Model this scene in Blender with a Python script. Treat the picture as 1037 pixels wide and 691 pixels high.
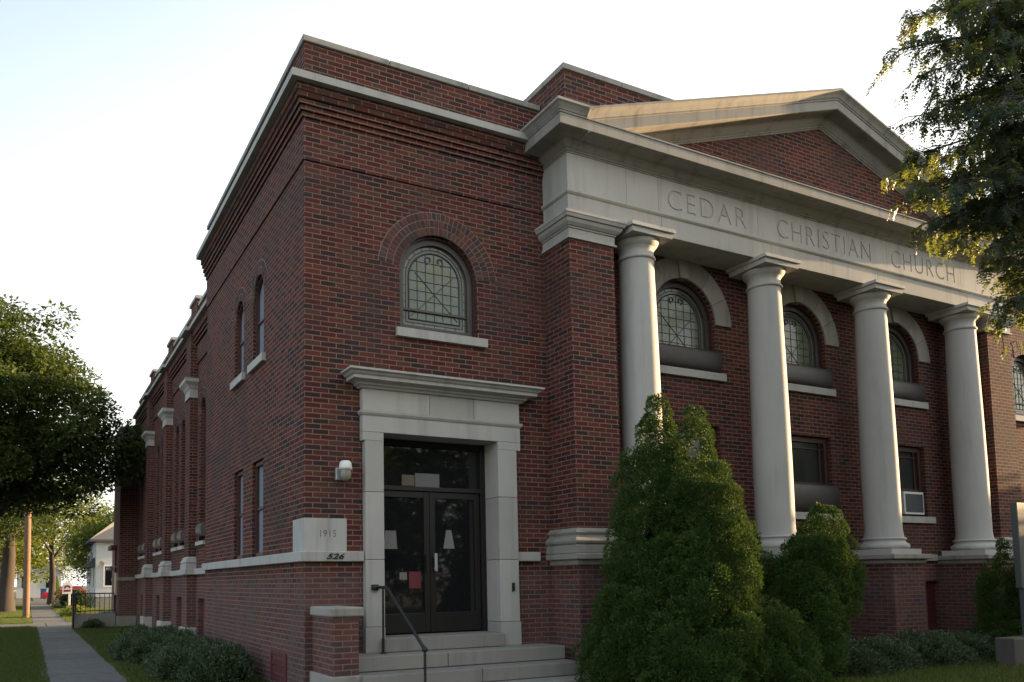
import bpy, bmesh, math, random
import numpy as np
from math import radians, sin, cos, pi, sqrt, atan2
from mathutils import Vector, Matrix
from mathutils.geometry import tessellate_polygon

for o in list(bpy.data.objects):
    bpy.data.objects.remove(o)
scn = bpy.context.scene
COL = scn.collection

# ------------------------------------------------------------------ camera
cam_d = bpy.data.cameras.new("camera")
cam = bpy.data.objects.new("camera", cam_d)
COL.objects.link(cam)
CP = Vector((-3.0927, -9.6804, -0.2579))
yaw, pitch, roll, FPX, PPX, PPY = 0.4673, 0.0822, -0.0133, 811.83, 437.377, 521.256
fw = Vector((sin(yaw)*cos(pitch), cos(yaw)*cos(pitch), sin(pitch)))
r0 = Vector((cos(yaw), -sin(yaw), 0)); u0 = r0.cross(fw)
rt = cos(roll)*r0 + sin(roll)*u0
up = -sin(roll)*r0 + cos(roll)*u0
M = Matrix((rt, up, -fw)).transposed().to_4x4(); M.translation = CP
cam.matrix_world = M
cam_d.sensor_width = 36; cam_d.lens = FPX/1037*36
cam_d.shift_x = (518.5-PPX)/1037; cam_d.shift_y = (PPY-345.5)/1037
cam_d.clip_start = 0.05; cam_d.clip_end = 3000
scn.camera = cam

# ------------------------------------------------------------------ light
SUN_EL, SUN_AZ = radians(8.0), radians(2.6)      # azimuth measured from +X towards -Y
world = bpy.data.worlds.new("World"); scn.world = world; world.use_nodes = True
wn = world.node_tree; bg = wn.nodes["Background"]
sky = wn.nodes.new("ShaderNodeTexSky"); sky.sky_type = 'NISHITA'; sky.sun_disc = False
sky.sun_elevation = SUN_EL; sky.sun_rotation = radians(90)+SUN_AZ
sky.air_density = 1.0; sky.dust_density = 2.0; sky.ozone_density = 1.0
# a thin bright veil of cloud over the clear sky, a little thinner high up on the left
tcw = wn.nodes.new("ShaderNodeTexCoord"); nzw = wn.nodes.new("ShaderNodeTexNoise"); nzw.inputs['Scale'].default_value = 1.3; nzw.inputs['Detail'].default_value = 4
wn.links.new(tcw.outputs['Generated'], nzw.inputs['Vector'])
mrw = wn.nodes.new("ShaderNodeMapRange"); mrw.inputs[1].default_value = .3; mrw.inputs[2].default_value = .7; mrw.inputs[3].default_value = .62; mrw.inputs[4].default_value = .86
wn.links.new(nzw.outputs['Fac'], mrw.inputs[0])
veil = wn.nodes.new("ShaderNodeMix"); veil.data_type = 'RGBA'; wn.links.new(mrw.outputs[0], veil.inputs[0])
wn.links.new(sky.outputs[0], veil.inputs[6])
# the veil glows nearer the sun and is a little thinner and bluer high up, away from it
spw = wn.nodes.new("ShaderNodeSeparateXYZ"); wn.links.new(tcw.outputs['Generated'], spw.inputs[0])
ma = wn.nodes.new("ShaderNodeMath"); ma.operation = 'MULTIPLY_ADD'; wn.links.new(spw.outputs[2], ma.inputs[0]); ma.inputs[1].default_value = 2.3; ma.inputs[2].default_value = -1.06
my_ = wn.nodes.new("ShaderNodeMath"); my_.operation = 'MULTIPLY_ADD'; wn.links.new(spw.outputs[1], my_.inputs[0]); my_.inputs[1].default_value = .7; wn.links.new(ma.outputs[0], my_.inputs[2])  # veil also brighter behind the camera, added to light the facade
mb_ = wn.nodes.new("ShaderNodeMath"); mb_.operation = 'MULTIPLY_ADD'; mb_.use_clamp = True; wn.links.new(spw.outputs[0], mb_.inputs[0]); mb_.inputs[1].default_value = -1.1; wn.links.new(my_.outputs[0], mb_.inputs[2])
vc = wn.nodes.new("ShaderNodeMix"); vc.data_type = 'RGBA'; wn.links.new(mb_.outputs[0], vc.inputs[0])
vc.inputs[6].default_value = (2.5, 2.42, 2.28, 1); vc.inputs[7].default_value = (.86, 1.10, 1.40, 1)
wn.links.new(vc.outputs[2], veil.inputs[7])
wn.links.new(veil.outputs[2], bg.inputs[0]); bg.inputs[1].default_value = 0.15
sd = bpy.data.lights.new("sun", 'SUN'); sd.energy = 5.0; sd.angle = radians(0.53); sd.color = (1.0, 0.67, 0.36)
sun = bpy.data.objects.new("sun", sd); COL.objects.link(sun)
S = Vector((cos(SUN_EL)*cos(SUN_AZ), -cos(SUN_EL)*sin(SUN_AZ), sin(SUN_EL)))
sun.rotation_euler = S.to_track_quat('Z', 'Y').to_euler(); sun.location = (40, -10, 20)
scn.view_settings.view_transform = 'Standard'; scn.view_settings.look = 'None'
scn.view_settings.exposure = 2.25; scn.view_settings.gamma = 1.0
scn.render.engine = 'CYCLES'

GZ = -1.7          # ground level
COURSE = 0.0677
rng = np.random.default_rng(7); random.seed(7)

# ------------------------------------------------------------------ materials
def newmat(name):
    m = bpy.data.materials.new(name); m.use_nodes = True
    nt = m.node_tree; b = nt.nodes["Principled BSDF"]
    return m, nt, b
def N(nt, t, **kw):
    n = nt.nodes.new(t)
    for k, v in kw.items():
        if k.startswith('i_'):
            key = k[2:]; key = int(key) if key.isdigit() else key
            n.inputs[key].default_value = v
        else: setattr(n, k, v)
    return n
def mixc(nt, a, b, fac, mode='MIX'):
    n = nt.nodes.new("ShaderNodeMix"); n.data_type = 'RGBA'; n.blend_type = mode
    for sock, v in ((n.inputs[0], fac), (n.inputs[6], a), (n.inputs[7], b)):
        if hasattr(v, 'is_linked'): nt.links.new(v, sock)
        elif isinstance(v, (int, float)): sock.default_value = v
        else: sock.default_value = (*v, 1) if len(v) == 3 else v
    return n.outputs[2]
def mth(nt, op, a, b=None, c=None):
    n = nt.nodes.new("ShaderNodeMath"); n.operation = op
    for i, v in enumerate((a, b, c)):
        if v is None: continue
        if hasattr(v, 'is_linked'): nt.links.new(v, n.inputs[i])
        else: n.inputs[i].default_value = v
    return n.outputs[0]
def ramp(nt, fac, stops, interp='LINEAR'):
    n = nt.nodes.new("ShaderNodeValToRGB"); n.color_ramp.interpolation = interp
    el = n.color_ramp.elements
    while len(el) < len(stops): el.new(0.5)
    for e, (p, c) in zip(el, stops):
        e.position = p; e.color = (*c, 1)
    nt.links.new(fac, n.inputs[0]); return n.outputs[0]
def noise(nt, scale, detail=4, rough=.55, vec=None):
    n = N(nt, "ShaderNodeTexNoise", i_Scale=scale, i_Detail=detail, i_Roughness=rough)
    if vec is None:
        g = nt.nodes.new("ShaderNodeNewGeometry"); vec = g.outputs['Position']
    nt.links.new(vec, n.inputs['Vector']); return n.outputs['Fac']
def bump(nt, b, h, strength=.3, dist=.01):
    n = N(nt, "ShaderNodeBump", i_Strength=strength, i_Distance=dist)
    nt.links.new(h, n.inputs['Height']); nt.links.new(n.outputs[0], b.inputs['Normal'])

BRICKS = [(0.0, (.084, .024, .019)), (.18, (.108, .034, .024)), (.36, (.070, .021, .018)),
          (.52, (.082, .040, .028)), (.68, (.056, .024, .021)), (.82, (.031, .023, .022))]
def brick_mat(name, islands=False):
    m, nt, b = newmat(name)
    g = nt.nodes.new("ShaderNodeNewGeometry")
    if islands:
        col = ramp(nt, g.outputs['Random Per Island'], BRICKS, 'CONSTANT')
        nz = noise(nt, 60, 3); col = mixc(nt, col, mixc(nt, col, (.02, .015, .015), .35), nz)
        nt.links.new(col, b.inputs['Base Color']); b.inputs['Roughness'].default_value = .85
        bump(nt, b, noise(nt, 120, 4), .5, .004); return m
    sp = nt.nodes.new("ShaderNodeSeparateXYZ"); nt.links.new(g.outputs['Position'], sp.inputs[0])
    sn = nt.nodes.new("ShaderNodeSeparateXYZ"); nt.links.new(g.outputs['True Normal'], sn.inputs[0])
    isx = mth(nt, 'GREATER_THAN', mth(nt, 'ABSOLUTE', sn.outputs[0]), .6)
    u = nt.nodes.new("ShaderNodeMix"); u.data_type = 'FLOAT'
    nt.links.new(isx, u.inputs[0]); nt.links.new(sp.outputs[0], u.inputs[2]); nt.links.new(sp.outputs[1], u.inputs[3])
    # slight waviness of the courses
    wob = mth(nt, 'MULTIPLY', mth(nt, 'SUBTRACT', noise(nt, 5, 2), .5), .006)
    cb = nt.nodes.new("ShaderNodeCombineXYZ")
    nt.links.new(mth(nt, 'ADD', mth(nt, 'ADD', u.outputs[0], wob), 200*.2145), cb.inputs[0])
    nt.links.new(mth(nt, 'ADD', mth(nt, 'ADD', sp.outputs[2], wob), 100*COURSE), cb.inputs[1])
    br = N(nt, "ShaderNodeTexBrick", i_Scale=1.0)
    br.inputs['Brick Width'].default_value = .2145; br.inputs['Row Height'].default_value = COURSE
    br.inputs['Mortar Size'].default_value = .0076; br.inputs['Mortar Smooth'].default_value = .25
    br.inputs['Color1'].default_value = (0, 0, 0, 1); br.inputs['Color2'].default_value = (1, 1, 1, 1)
    br.inputs['Mortar'].default_value = (0, 0, 0, 1); br.inputs['Bias'].default_value = 0
    nt.links.new(cb.outputs[0], br.inputs['Vector'])
    bw = nt.nodes.new("ShaderNodeRGBToBW"); nt.links.new(br.outputs['Color'], bw.inputs[0])
    col = ramp(nt, bw.outputs[0], BRICKS, 'CONSTANT')
    fine = noise(nt, 70, 4, .6)
    col = mixc(nt, col, (.17, .062, .046), mth(nt, 'MULTIPLY', mth(nt, 'SUBTRACT', fine, .45), .7))
    mort = mixc(nt, (.245, .160, .138), (.150, .098, .084), noise(nt, 9, 4))
    col = mixc(nt, col, mort, br.outputs['Fac'])
    # weathering: broad stains and a greyer washed zone low on the walls
    big = noise(nt, .7, 5, .6)
    col = mixc(nt, col, (.06, .045, .042), mth(nt, 'MULTIPLY', mth(nt, 'GREATER_THAN', 1, 0), mth(nt, 'MULTIPLY', mth(nt, 'MAXIMUM', mth(nt, 'SUBTRACT', big, .47), 0), 2.6)))
    mr = N(nt, "ShaderNodeMapRange", interpolation_type='SMOOTHSTEP')
    nt.links.new(sp.outputs[2], mr.inputs[0]); mr.inputs[1].default_value = -.35; mr.inputs[2].default_value = .0
    mr.inputs[3].default_value = 1; mr.inputs[4].default_value = 0
    wash = mth(nt, 'MULTIPLY', mr.outputs[0], mth(nt, 'MULTIPLY', noise(nt, 3, 4), .55))
    col = mixc(nt, col, (.17, .125, .12), wash)
    nt.links.new(col, b.inputs['Base Color']); b.inputs['Roughness'].default_value = .88
    b.inputs['Specular IOR Level'].default_value = .12
    h = mth(nt, 'SUBTRACT', mth(nt, 'ADD', mth(nt, 'MULTIPLY', fine, .25), mth(nt, 'MULTIPLY', bw.outputs[0], .12)), mth(nt, 'MULTIPLY', br.outputs['Fac'], .6))
    bump(nt, b, h, .6, .010)
    return m
def stone_mat(name, c1, c2, streak=.25):
    m, nt, b = newmat(name)
    a = noise(nt, 1.6, 6, .6); f = noise(nt, 45, 4)
    col = mixc(nt, c1, c2, a)
    g = nt.nodes.new("ShaderNodeNewGeometry")
    mp = N(nt, "ShaderNodeMapping"); mp.inputs['Scale'].default_value = (5, 5, .5)
    nt.links.new(g.outputs['Position'], mp.inputs[0])
    st = noise(nt, 1.0, 5, .65, mp.outputs[0])
    col = mixc(nt, col, tuple(x*.55 for x in c2), mth(nt, 'MULTIPLY', mth(nt, 'MAXIMUM', mth(nt, 'SUBTRACT', st, .5), 0), 6*streak))
    col = mixc(nt, col, tuple(x*.75 for x in c1), mth(nt, 'MULTIPLY', f, .5))
    col = mixc(nt, col, tuple(x*.62 for x in c2), mth(nt, 'MULTIPLY', g.outputs['Random Per Island'], .38))
    nt.links.new(col, b.inputs['Base Color']); b.inputs['Roughness'].default_value = .8
    b.inputs['Specular IOR Level'].default_value = .3
    bump(nt, b, mth(nt, 'ADD', f, mth(nt, 'MULTIPLY', a, .5)), .25, .006)
    return m
def plain_mat(name, c, rough=.5, metal=0., nz=.15, nscale=12, bumpy=.0, coat=0):
    m, nt, b = newmat(name)
    col = mixc(nt, c, tuple(x*.5 for x in c), mth(nt, 'MULTIPLY', noise(nt, nscale, 4), nz*2))
    nt.links.new(col, b.inputs['Base Color'])
    nt.links.new(mth(nt, 'ADD', mth(nt, 'MULTIPLY', noise(nt, nscale*2, 3), .2), rough-.1), b.inputs['Roughness'])
    b.inputs['Metallic'].default_value = metal
    if coat: b.inputs['Coat Weight'].default_value = coat
    if bumpy: bump(nt, b, noise(nt, nscale*6, 3), bumpy, .005)
    return m
def leaf_mat(name, cols, trans=.35, tcol=(.16, .22, .03), rough=.5):
    m, nt, b = newmat(name)
    g = nt.nodes.new("ShaderNodeNewGeometry")
    n = len(cols)
    col = ramp(nt, g.outputs['Random Per Island'], [(i/max(1, n-1), c) for i, c in enumerate(cols)])
    nt.links.new(col, b.inputs['Base Color']); b.inputs['Roughness'].default_value = rough
    b.inputs['Specular IOR Level'].default_value = .3
    tr = nt.nodes.new("ShaderNodeBsdfTranslucent")
    nt.links.new(mixc(nt, col, tcol, .6), tr.inputs[0])
    mx = nt.nodes.new("ShaderNodeMixShader"); mx.inputs[0].default_value = trans
    nt.links.new(b.outputs[0], mx.inputs[1]); nt.links.new(tr.outputs[0], mx.inputs[2])
    nt.links.new(mx.outputs[0], nt.nodes["Material Output"].inputs[0])
    return m
def glass_mat(name, c=(.01, .011, .012), rough=.03, spec=.6):
    m, nt, b = newmat(name)
    b.inputs['Base Color'].default_value = (*c, 1); b.inputs['Roughness'].default_value = rough
    b.inputs['Specular IOR Level'].default_value = spec
    bump(nt, b, noise(nt, 2.2, 2), .02, .02)
    return m
def stained_mat(name):
    # object coordinates: x across, z up from the sill, arch radius R and spring height in the panes built below
    m, nt, b = newmat(name)
    tc = nt.nodes.new("ShaderNodeTexCoord")
    vo = N(nt, "ShaderNodeTexVoronoi", i_Scale=7.0); nt.links.new(tc.outputs['Object'], vo.inputs['Vector'])
    bw = nt.nodes.new("ShaderNodeRGBToBW"); nt.links.new(vo.outputs['Color'], bw.inputs[0])
    col = ramp(nt, bw.outputs[0], [(0, (.055, .085, .055)), (.3, (.10, .135, .085)), (.5, (.085, .115, .035)), (.7, (.12, .13, .11)), (.9, (.06, .095, .09))])
    col = mixc(nt, col, (.14, .15, .12), mth(nt, 'MULTIPLY', noise(nt, 14, 3), .55))
    nt.links.new(col, b.inputs['Base Color']); b.inputs['Roughness'].default_value = .12
    b.inputs['Specular IOR Level'].default_value = .55
    bump(nt, b, noise(nt, 30, 2), .15, .004)
    return m

MB_BRICK = brick_mat("brick"); MB_VOUS = brick_mat("brick_headers", True)
M_MORTAR = plain_mat("mortar", (.215, .142, .126), .9, nz=.2, bumpy=.2)
M_STONE = stone_mat("limestone", (.50, .49, .462), (.34, .333, .312), .45)
M_STONE_D = stone_mat("limestone_weathered", (.385, .37, .335), (.225, .215, .192), .7)
M_COL = stone_mat("limestone_column", (.54, .525, .50), (.40, .392, .374), .4)
M_CONC = stone_mat("concrete", (.30, .29, .265), (.22, .21, .19), .4)
M_FRAME = plain_mat("painted_maroon", (.055, .022, .018), .5, bumpy=.1)
M_GREYF = plain_mat("grey_frame", (.060, .054, .053), .5)
M_BRONZE = plain_mat("dark_bronze", (.013, .012, .011), .45, .2)
M_DARK = plain_mat("interior_dark", (.012, .011, .010), .8)
M_LEAD = plain_mat("lead", (.05, .052, .055), .5, .3)
M_STAIN = stained_mat("stained_glass")
M_STAINB = plain_mat("stained_border", (.19, .175, .13), .15, nz=.3, nscale=9)
M_STAINT = plain_mat("stained_teal", (.075, .115, .10), .15, nz=.3, nscale=9)
M_GLASS = glass_mat("dark_glass")
M_SKYTINT = glass_mat("sky_tint_glass", (.24, .27, .33), .08, .8)  # pale blue base colour stands in for the sky's reflection
M_COVER = plain_mat("cover_plastic", (.038, .032, .029), .45, nz=.4, nscale=7)
M_COVERP = plain_mat("cover_plastic_pale", (.12, .115, .11), .4, nz=.2, nscale=4)
M_BLACK = plain_mat("black_iron", (.015, .015, .016), .5, .2)
M_WHITE = plain_mat("white_paint", (.72, .72, .70), .5, nz=.08)
M_MAROON = plain_mat("maroon_panel", (.10, .018, .022), .6, nz=.2)
M_GREY = plain_mat("grey_metal", (.075, .085, .09), .5, .2)
M_PAPER_DIM = plain_mat("paper", (.22, .215, .21), .8, nz=.35, nscale=35)  # darkened paper: the dimness behind the door glass is in the colour
M_ALU = plain_mat("aluminium", (.45, .47, .50), .4, .5)

# ------------------------------------------------------------------ mesh building
class MB:
    def __init__(s): s.v = []; s.f = []; s.sm = []
    def add(s, vs, fs, smooth=False):
        o = len(s.v); s.v += [tuple(p) for p in vs]
        s.f += [[i+o for i in f] for f in fs]; s.sm += [smooth]*len(fs); return s
    def box(s, x0, x1, y0, y1, z0, z1):
        v = [(x, y, z) for x in (x0, x1) for y in (y0, y1) for z in (z0, z1)]
        return s.add(v, [(0, 1, 3, 2), (4, 6, 7, 5), (0, 4, 5, 1), (2, 3, 7, 6), (0, 2, 6, 4), (1, 5, 7, 3)])
    def bbox(s, x0, x1, y0, y1, z0, z1, b=.008):
        bm = bmesh.new(); bmesh.ops.create_cube(bm, size=1)
        for v in bm.verts: v.co = Vector(((x0+x1)/2+v.co.x*(x1-x0), (y0+y1)/2+v.co.y*(y1-y0), (z0+z1)/2+v.co.z*(z1-z0)))
        bmesh.ops.bevel(bm, geom=bm.edges[:], offset=b, segments=2, affect='EDGES', profile=.5)
        bm.verts.index_update()
        s.add([v.co[:] for v in bm.verts], [[v.index for v in f.verts] for f in bm.faces]); bm.free(); return s
    def lathe(s, prof, cx=0, cy=0, n=40, smooth=True):
        k = len(prof); vs = []
        for i in range(n):
            a = 2*pi*i/n
            for r, z in prof: vs.append((cx+r*cos(a), cy+r*sin(a), z))
        fs = []
        for i in range(n):
            j = (i+1) % n
            for q in range(k-1): fs.append((i*k+q, j*k+q, j*k+q+1, i*k+q+1))
        s.add(vs, fs, smooth)
        s.add(vs[0::k], [list(range(n))[::-1]]); s.add(vs[k-1::k], [list(range(n))]); return s
    def tube(s, pts, r, n=8, smooth=True, caps=True):
        pts = [Vector(p) for p in pts]
        rs = r if isinstance(r, (list, tuple)) else [r]*len(pts)
        vs = []; prev = None
        for i, p in enumerate(pts):
            t = (pts[min(i+1, len(pts)-1)]-pts[max(i-1, 0)])
            t = t.normalized() if t.length > 1e-9 else Vector((0, 0, 1))
            a = prev-t*prev.dot(t) if prev is not None else (Vector((0, 0, 1)).cross(t) if abs(t.z) < .95 else Vector((1, 0, 0)).cross(t))
            a.normalize(); prev = a; b = t.cross(a)
            for k in range(n):
                an = 2*pi*k/n; vs.append(p+(a*cos(an)+b*sin(an))*rs[i])
        fs = []
        for i in range(len(pts)-1):
            for k in range(n):
                k2 = (k+1) % n; fs.append((i*n+k, i*n+k2, (i+1)*n+k2, (i+1)*n+k))
        s.add(vs, fs, smooth)
        if caps:
            m = len(pts)-1
            s.add(vs[:n], [list(range(n))[::-1]]); s.add(vs[m*n:], [list(range(n))])
        return s
    def loops(s, loops, fn, t0, t1, back=True):
        """flat shape: outer loop + holes in (a, b), mapped by fn(a, b, depth) between two depths"""
        tri = tessellate_polygon([[Vector((a, b, 0)) for a, b in L] for L in loops])
        flat = [p for L in loops for p in L]
        A = [fn(a, b, t0) for a, b in flat]; B = [fn(a, b, t1) for a, b in flat]
        s.add(A, [list(t) for t in tri])
        if back: s.add(B, [list(t)[::-1] for t in tri])
        o = 0
        for L in loops:
            n = len(L); s.add(A[o:o+n]+B[o:o+n], [(i, (i+1) % n, n+(i+1) % n, n+i) for i in range(n)]); o += n
        return s
    def molding(s, path, prof, ends=True, smooth=False):
        """profile [(q, z)] swept along a plan path (x, y); q is measured to the right-hand side of travel"""
        P = [Vector(p) for p in path]; mit = []
        for i in range(len(P)):
            d0 = (P[i]-P[i-1]).normalized() if i else None
            d1 = (P[i+1]-P[i]).normalized() if i < len(P)-1 else None
            n0 = Vector((d0.y, -d0.x)) if d0 else None; n1 = Vector((d1.y, -d1.x)) if d1 else None
            if n0 is None: mit.append(n1)
            elif n1 is None: mit.append(n0)
            else: b = n0+n1; mit.append(b/b.dot(n0))
        k = len(prof); vs = []
        for p, m in zip(P, mit):
            for q, z in prof: vs.append((p.x+m.x*q, p.y+m.y*q, z))
        fs = []
        for i in range(len(P)-1):
            for j in range(k-1): fs.append((i*k+j, i*k+j+1, (i+1)*k+j+1, (i+1)*k+j))
            fs.append((i*k+k-1, i*k, (i+1)*k, (i+1)*k+k-1))
        s.add(vs, fs, smooth)
        if ends:
            m = (len(P)-1)*k
            s.add(vs[:k], [list(range(k))]); s.add(vs[m:m+k], [list(range(k))[::-1]])
        return s
    def mesh(s, name, mats):
        me = bpy.data.meshes.new(name); me.from_pydata(s.v, [], s.f)
        me.polygons.foreach_set('use_smooth', s.sm)
        bm = bmesh.new(); bm.from_mesh(me); bmesh.ops.recalc_face_normals(bm, faces=bm.faces[:]); bm.to_mesh(me); bm.free()
        for m in (mats if isinstance(mats, (list, tuple)) else [mats]): me.materials.append(m)
        me.update(); return me
WO = {}
def obj(name, mb, mat, parent=None, loc=(0, 0, 0), rotz=0):
    me = mb.mesh(name, mat) if isinstance(mb, MB) else mb
    if not isinstance(mb, MB) and mat is not None and not me.materials: me.materials.append(mat)
    o = bpy.data.objects.new(name, me); COL.objects.link(o)
    WO[o.name] = Vector(loc)
    if parent is not None:
        o.parent = parent; o.location = Vector(loc)-WO[parent.name]
    else: o.location = loc
    o.rotation_euler.z = rotz
    return o
def tag(o, label=None, cat=None, group=None, kind=None):
    if label: o['label'] = label
    if cat: o['category'] = cat
    if group: o['group'] = group
    if kind: o['kind'] = kind
    return o
def thing(name, label, cat, loc=(0, 0, 0), group=None):
    o = bpy.data.objects.new(name, None); COL.objects.link(o); o.empty_display_size = .2
    o.location = loc; WO[o.name] = Vector(loc); return tag(o, label, cat, group)

XY = lambda y0: (lambda a, b, t: (a, y0+t, b))          # wall facing -Y, depth into +Y
YX = lambda x0: (lambda a, b, t: (x0+t, a, b))          # wall facing -X, depth into +X
def rect(a0, a1, b0, b1): return [(a0, b0), (a1, b0), (a1, b1), (a0, b1)]
def archloop(c, h, z0, zs, n=24, R=None):
    R = R or h
    return [(c-h, z0), (c+h, z0)]+[(c+R*cos(pi*i/n), zs+R*sin(pi*i/n)) for i in range(n+1)]
def arc(c, zs, R, a0=0, a1=pi, n=28): return [(c+R*cos(a0+(a1-a0)*i/n), zs+R*sin(a0+(a1-a0)*i/n)) for i in range(n+1)]

def text_mesh(txt, shear=0., ext=0., offset=0., spacing=1.0):
    cu = bpy.data.curves.new("lettering", 'FONT'); cu.body = txt; cu.size = 1; cu.shear = shear
    cu.extrude = ext; cu.offset = offset; cu.space_character = spacing; cu.resolution_u = 4
    o = bpy.data.objects.new("lettering", cu); COL.objects.link(o)
    dg = bpy.context.evaluated_depsgraph_get(); dg.update()
    me = bpy.data.meshes.new_from_object(o.evaluated_get(dg)); bpy.data.objects.remove(o); bpy.data.curves.remove(cu)
    return me
def text_loops(txt, x0, x1, z0, z1, offset=-.012, spacing=1.15):
    me = text_mesh(txt, offset=offset, spacing=spacing)
    bm = bmesh.new(); bm.from_mesh(me); bmesh.ops.remove_doubles(bm, verts=bm.verts[:], dist=1e-5)
    nxt = {}
    for e in bm.edges:
        if len(e.link_faces) == 1:
            a, b = e.verts; nxt.setdefault(a, []).append(b); nxt.setdefault(b, []).append(a)
    xs = [v.co.x for v in nxt]; ys = [v.co.y for v in nxt]
    X0, X1, Y0, Y1 = min(xs), max(xs), min(ys), max(ys)
    loops = []; seen = set()
    for st in list(nxt):
        if st in seen: continue
        L = [st]; seen.add(st); cur = st
        while True:
            n = [q for q in nxt[cur] if q not in seen]
            if not n: break
            cur = n[0]; seen.add(cur); L.append(cur)
        if len(L) > 2: loops.append([(x0+(v.co.x-X0)/(X1-X0)*(x1-x0), z0+(v.co.y-Y0)/(Y1-Y0)*(z1-z0)) for v in L])
    bm.free(); bpy.data.meshes.remove(me); return loops

# ================================================================== SETTING
M_GRASSG = plain_mat("lawn_soil", (.045, .060, .018), .95, nz=.5, nscale=3, bumpy=.4)
M_ASPH = plain_mat("asphalt", (.055, .055, .056), .9, nz=.3, nscale=6, bumpy=.3)
M_WALK = stone_mat("sidewalk_concrete", (.17, .165, .155), (.105, .10, .094), .5)
mb = MB(); mb.add([(-1500, -1500, GZ), (1500, -1500, GZ), (1500, 1500, GZ), (-1500, 1500, GZ)], [(0, 1, 2, 3)])
nt_ = M_WALK.node_tree; b_ = nt_.nodes['Principled BSDF']; lk = b_.inputs['Base Color'].links[0].from_socket
g_ = nt_.nodes.new('ShaderNodeNewGeometry'); cr_ = noise(nt_, 2.3, 8, .75)
kk = mth(nt_, 'MULTIPLY_ADD', g_.outputs['Random Per Island'], .45, .0)
ck = mth(nt_, 'LESS_THAN', mth(nt_, 'ABSOLUTE', mth(nt_, 'SUBTRACT', cr_, .5)), .006)
nt_.links.new(mixc(nt_, mixc(nt_, lk, (.07, .066, .06), kk), (.03, .03, .027), mth(nt_, 'MULTIPLY', ck, .7)), b_.inputs['Base Color'])
tag(obj('ground', mb, M_GRASSG), kind='structure')
def slab(mb, x0, x1, y0, y1, h=.02, step=1.4, axis='y', gap=.03):
    """pavement flags with open joints"""
    n = max(1, round(((y1-y0) if axis == 'y' else (x1-x0))/step))
    for i in range(n):
        if axis == 'y': a, b = y0+(y1-y0)*i/n, y0+(y1-y0)*(i+1)/n; mb.bbox(x0, x1, a+gap/2, b-gap/2, GZ-.1, GZ+h+random.uniform(-.004, .004), .006)
        else: a, b = x0+(x1-x0)*i/n, x0+(x1-x0)*(i+1)/n; mb.bbox(a+gap/2, b-gap/2, y0, y1, GZ-.1, GZ+h+random.uniform(-.004, .004), .006)
mb = MB(); slab(mb, -2.86, -1.66, -14, 21.6, .03); slab(mb, -2.86, -1.66, 24.4, 59, .026)
tag(obj('sidewalk', mb, M_WALK), kind='structure')
mb = MB(); slab(mb, -6.1, -.62, 21.7, 24.3, .034, 1.6, 'x'); tag(obj('path', mb, M_WALK), kind='structure')
mb = MB(); slab(mb, .2, 4.4, -14, -1.42, .03, 1.4); tag(obj('front_path', mb, M_WALK), kind='structure')
mb = MB(); slab(mb, -2.5, -1.5, 69, 160, .026, 2.0); tag(obj('far_sidewalk', mb, M_WALK), kind='structure')
def road(name, x0, x1, y0, y1):
    mb = MB(); mb.add([(x0, y0, GZ+.006), (x1, y0, GZ+.006), (x1, y1, GZ+.006), (x0, y1, GZ+.006)], [(0, 1, 2, 3)])
    tag(obj(name, mb, M_ASPH), kind='structure')
road('road', -14.5, -6.4, -200, 400); 
mb = MB(); mb.add([(-6.39, 60, GZ+.010), (200, 60, GZ+.010), (200, 67.5, GZ+.010), (-6.39, 67.5, GZ+.010)], [(0, 1, 2, 3)])
mb.add([(-200, 60, GZ+.010), (-14.51, 60, GZ+.010), (-14.51, 67.5, GZ+.010), (-200, 67.5, GZ+.010)], [(0, 1, 2, 3)])
tag(obj('cross_street', mb, M_ASPH), kind='structure')
mb = MB()
for a, b in ((-200, 59.85), (67.65, 400)):
    mb.bbox(-6.4, -6.22, a, b, GZ-.1, GZ+.12, .02); mb.bbox(-14.68, -14.5, a, b, GZ-.1, GZ+.12, .02)
mb.bbox(-6.2, 200, 59.8, 59.98, GZ-.1, GZ+.11, .02); mb.bbox(-6.2, 200, 67.52, 67.7, GZ-.1, GZ+.11, .02)
tag(obj('kerb', mb, M_CONC), kind='structure')

# ================================================================== CHURCH
church = thing('church', 'red brick church with white limestone columned portico and pediment at the street corner', 'church', (7, 6, GZ))
XA, XB, PD = 3.732, 4.54, .64          # portico left face, pier right edge, projection of the portico
XC = 9.282; XR = 2*XC-XA               # portico centre, right face
YW = 6.3                               # depth of the corner wing
COLX = [5.126+2.771*i for i in range(4)]; COLY = -.457
mir = lambda x: 2*XC-x

# ---- corner wing walls
WCX, WH, WZ0, WZS = 1.955, .61, 3.165, 3.965
SW = [(2.32, .33), (3.56, .31)]        # side windows (centre y, half width)
mb = MB()
mb.loops([rect(0, XA+.3, GZ-.2, 6.06), archloop(WCX, WH, WZ0, WZS), rect(1.0, 2.86, -1.3, 1.72)], XY(0), 0, .3)
mb.loops([rect(.3, YW, GZ-.2, 6.06)]+[archloop(c, h, 3.165, 4.18) for c, h in SW]+[rect(c-h, c+h, .135, 1.60) for c, h in SW], YX(0), 0, .3)
mb.box(0, XA+.3, 0.3, .31, 6.0, 6.05)
mb.box(.3, XA+.3, YW-.3, YW, GZ-.2, 6.06)
obj('wing_wall', mb, MB_BRICK, church)
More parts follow.
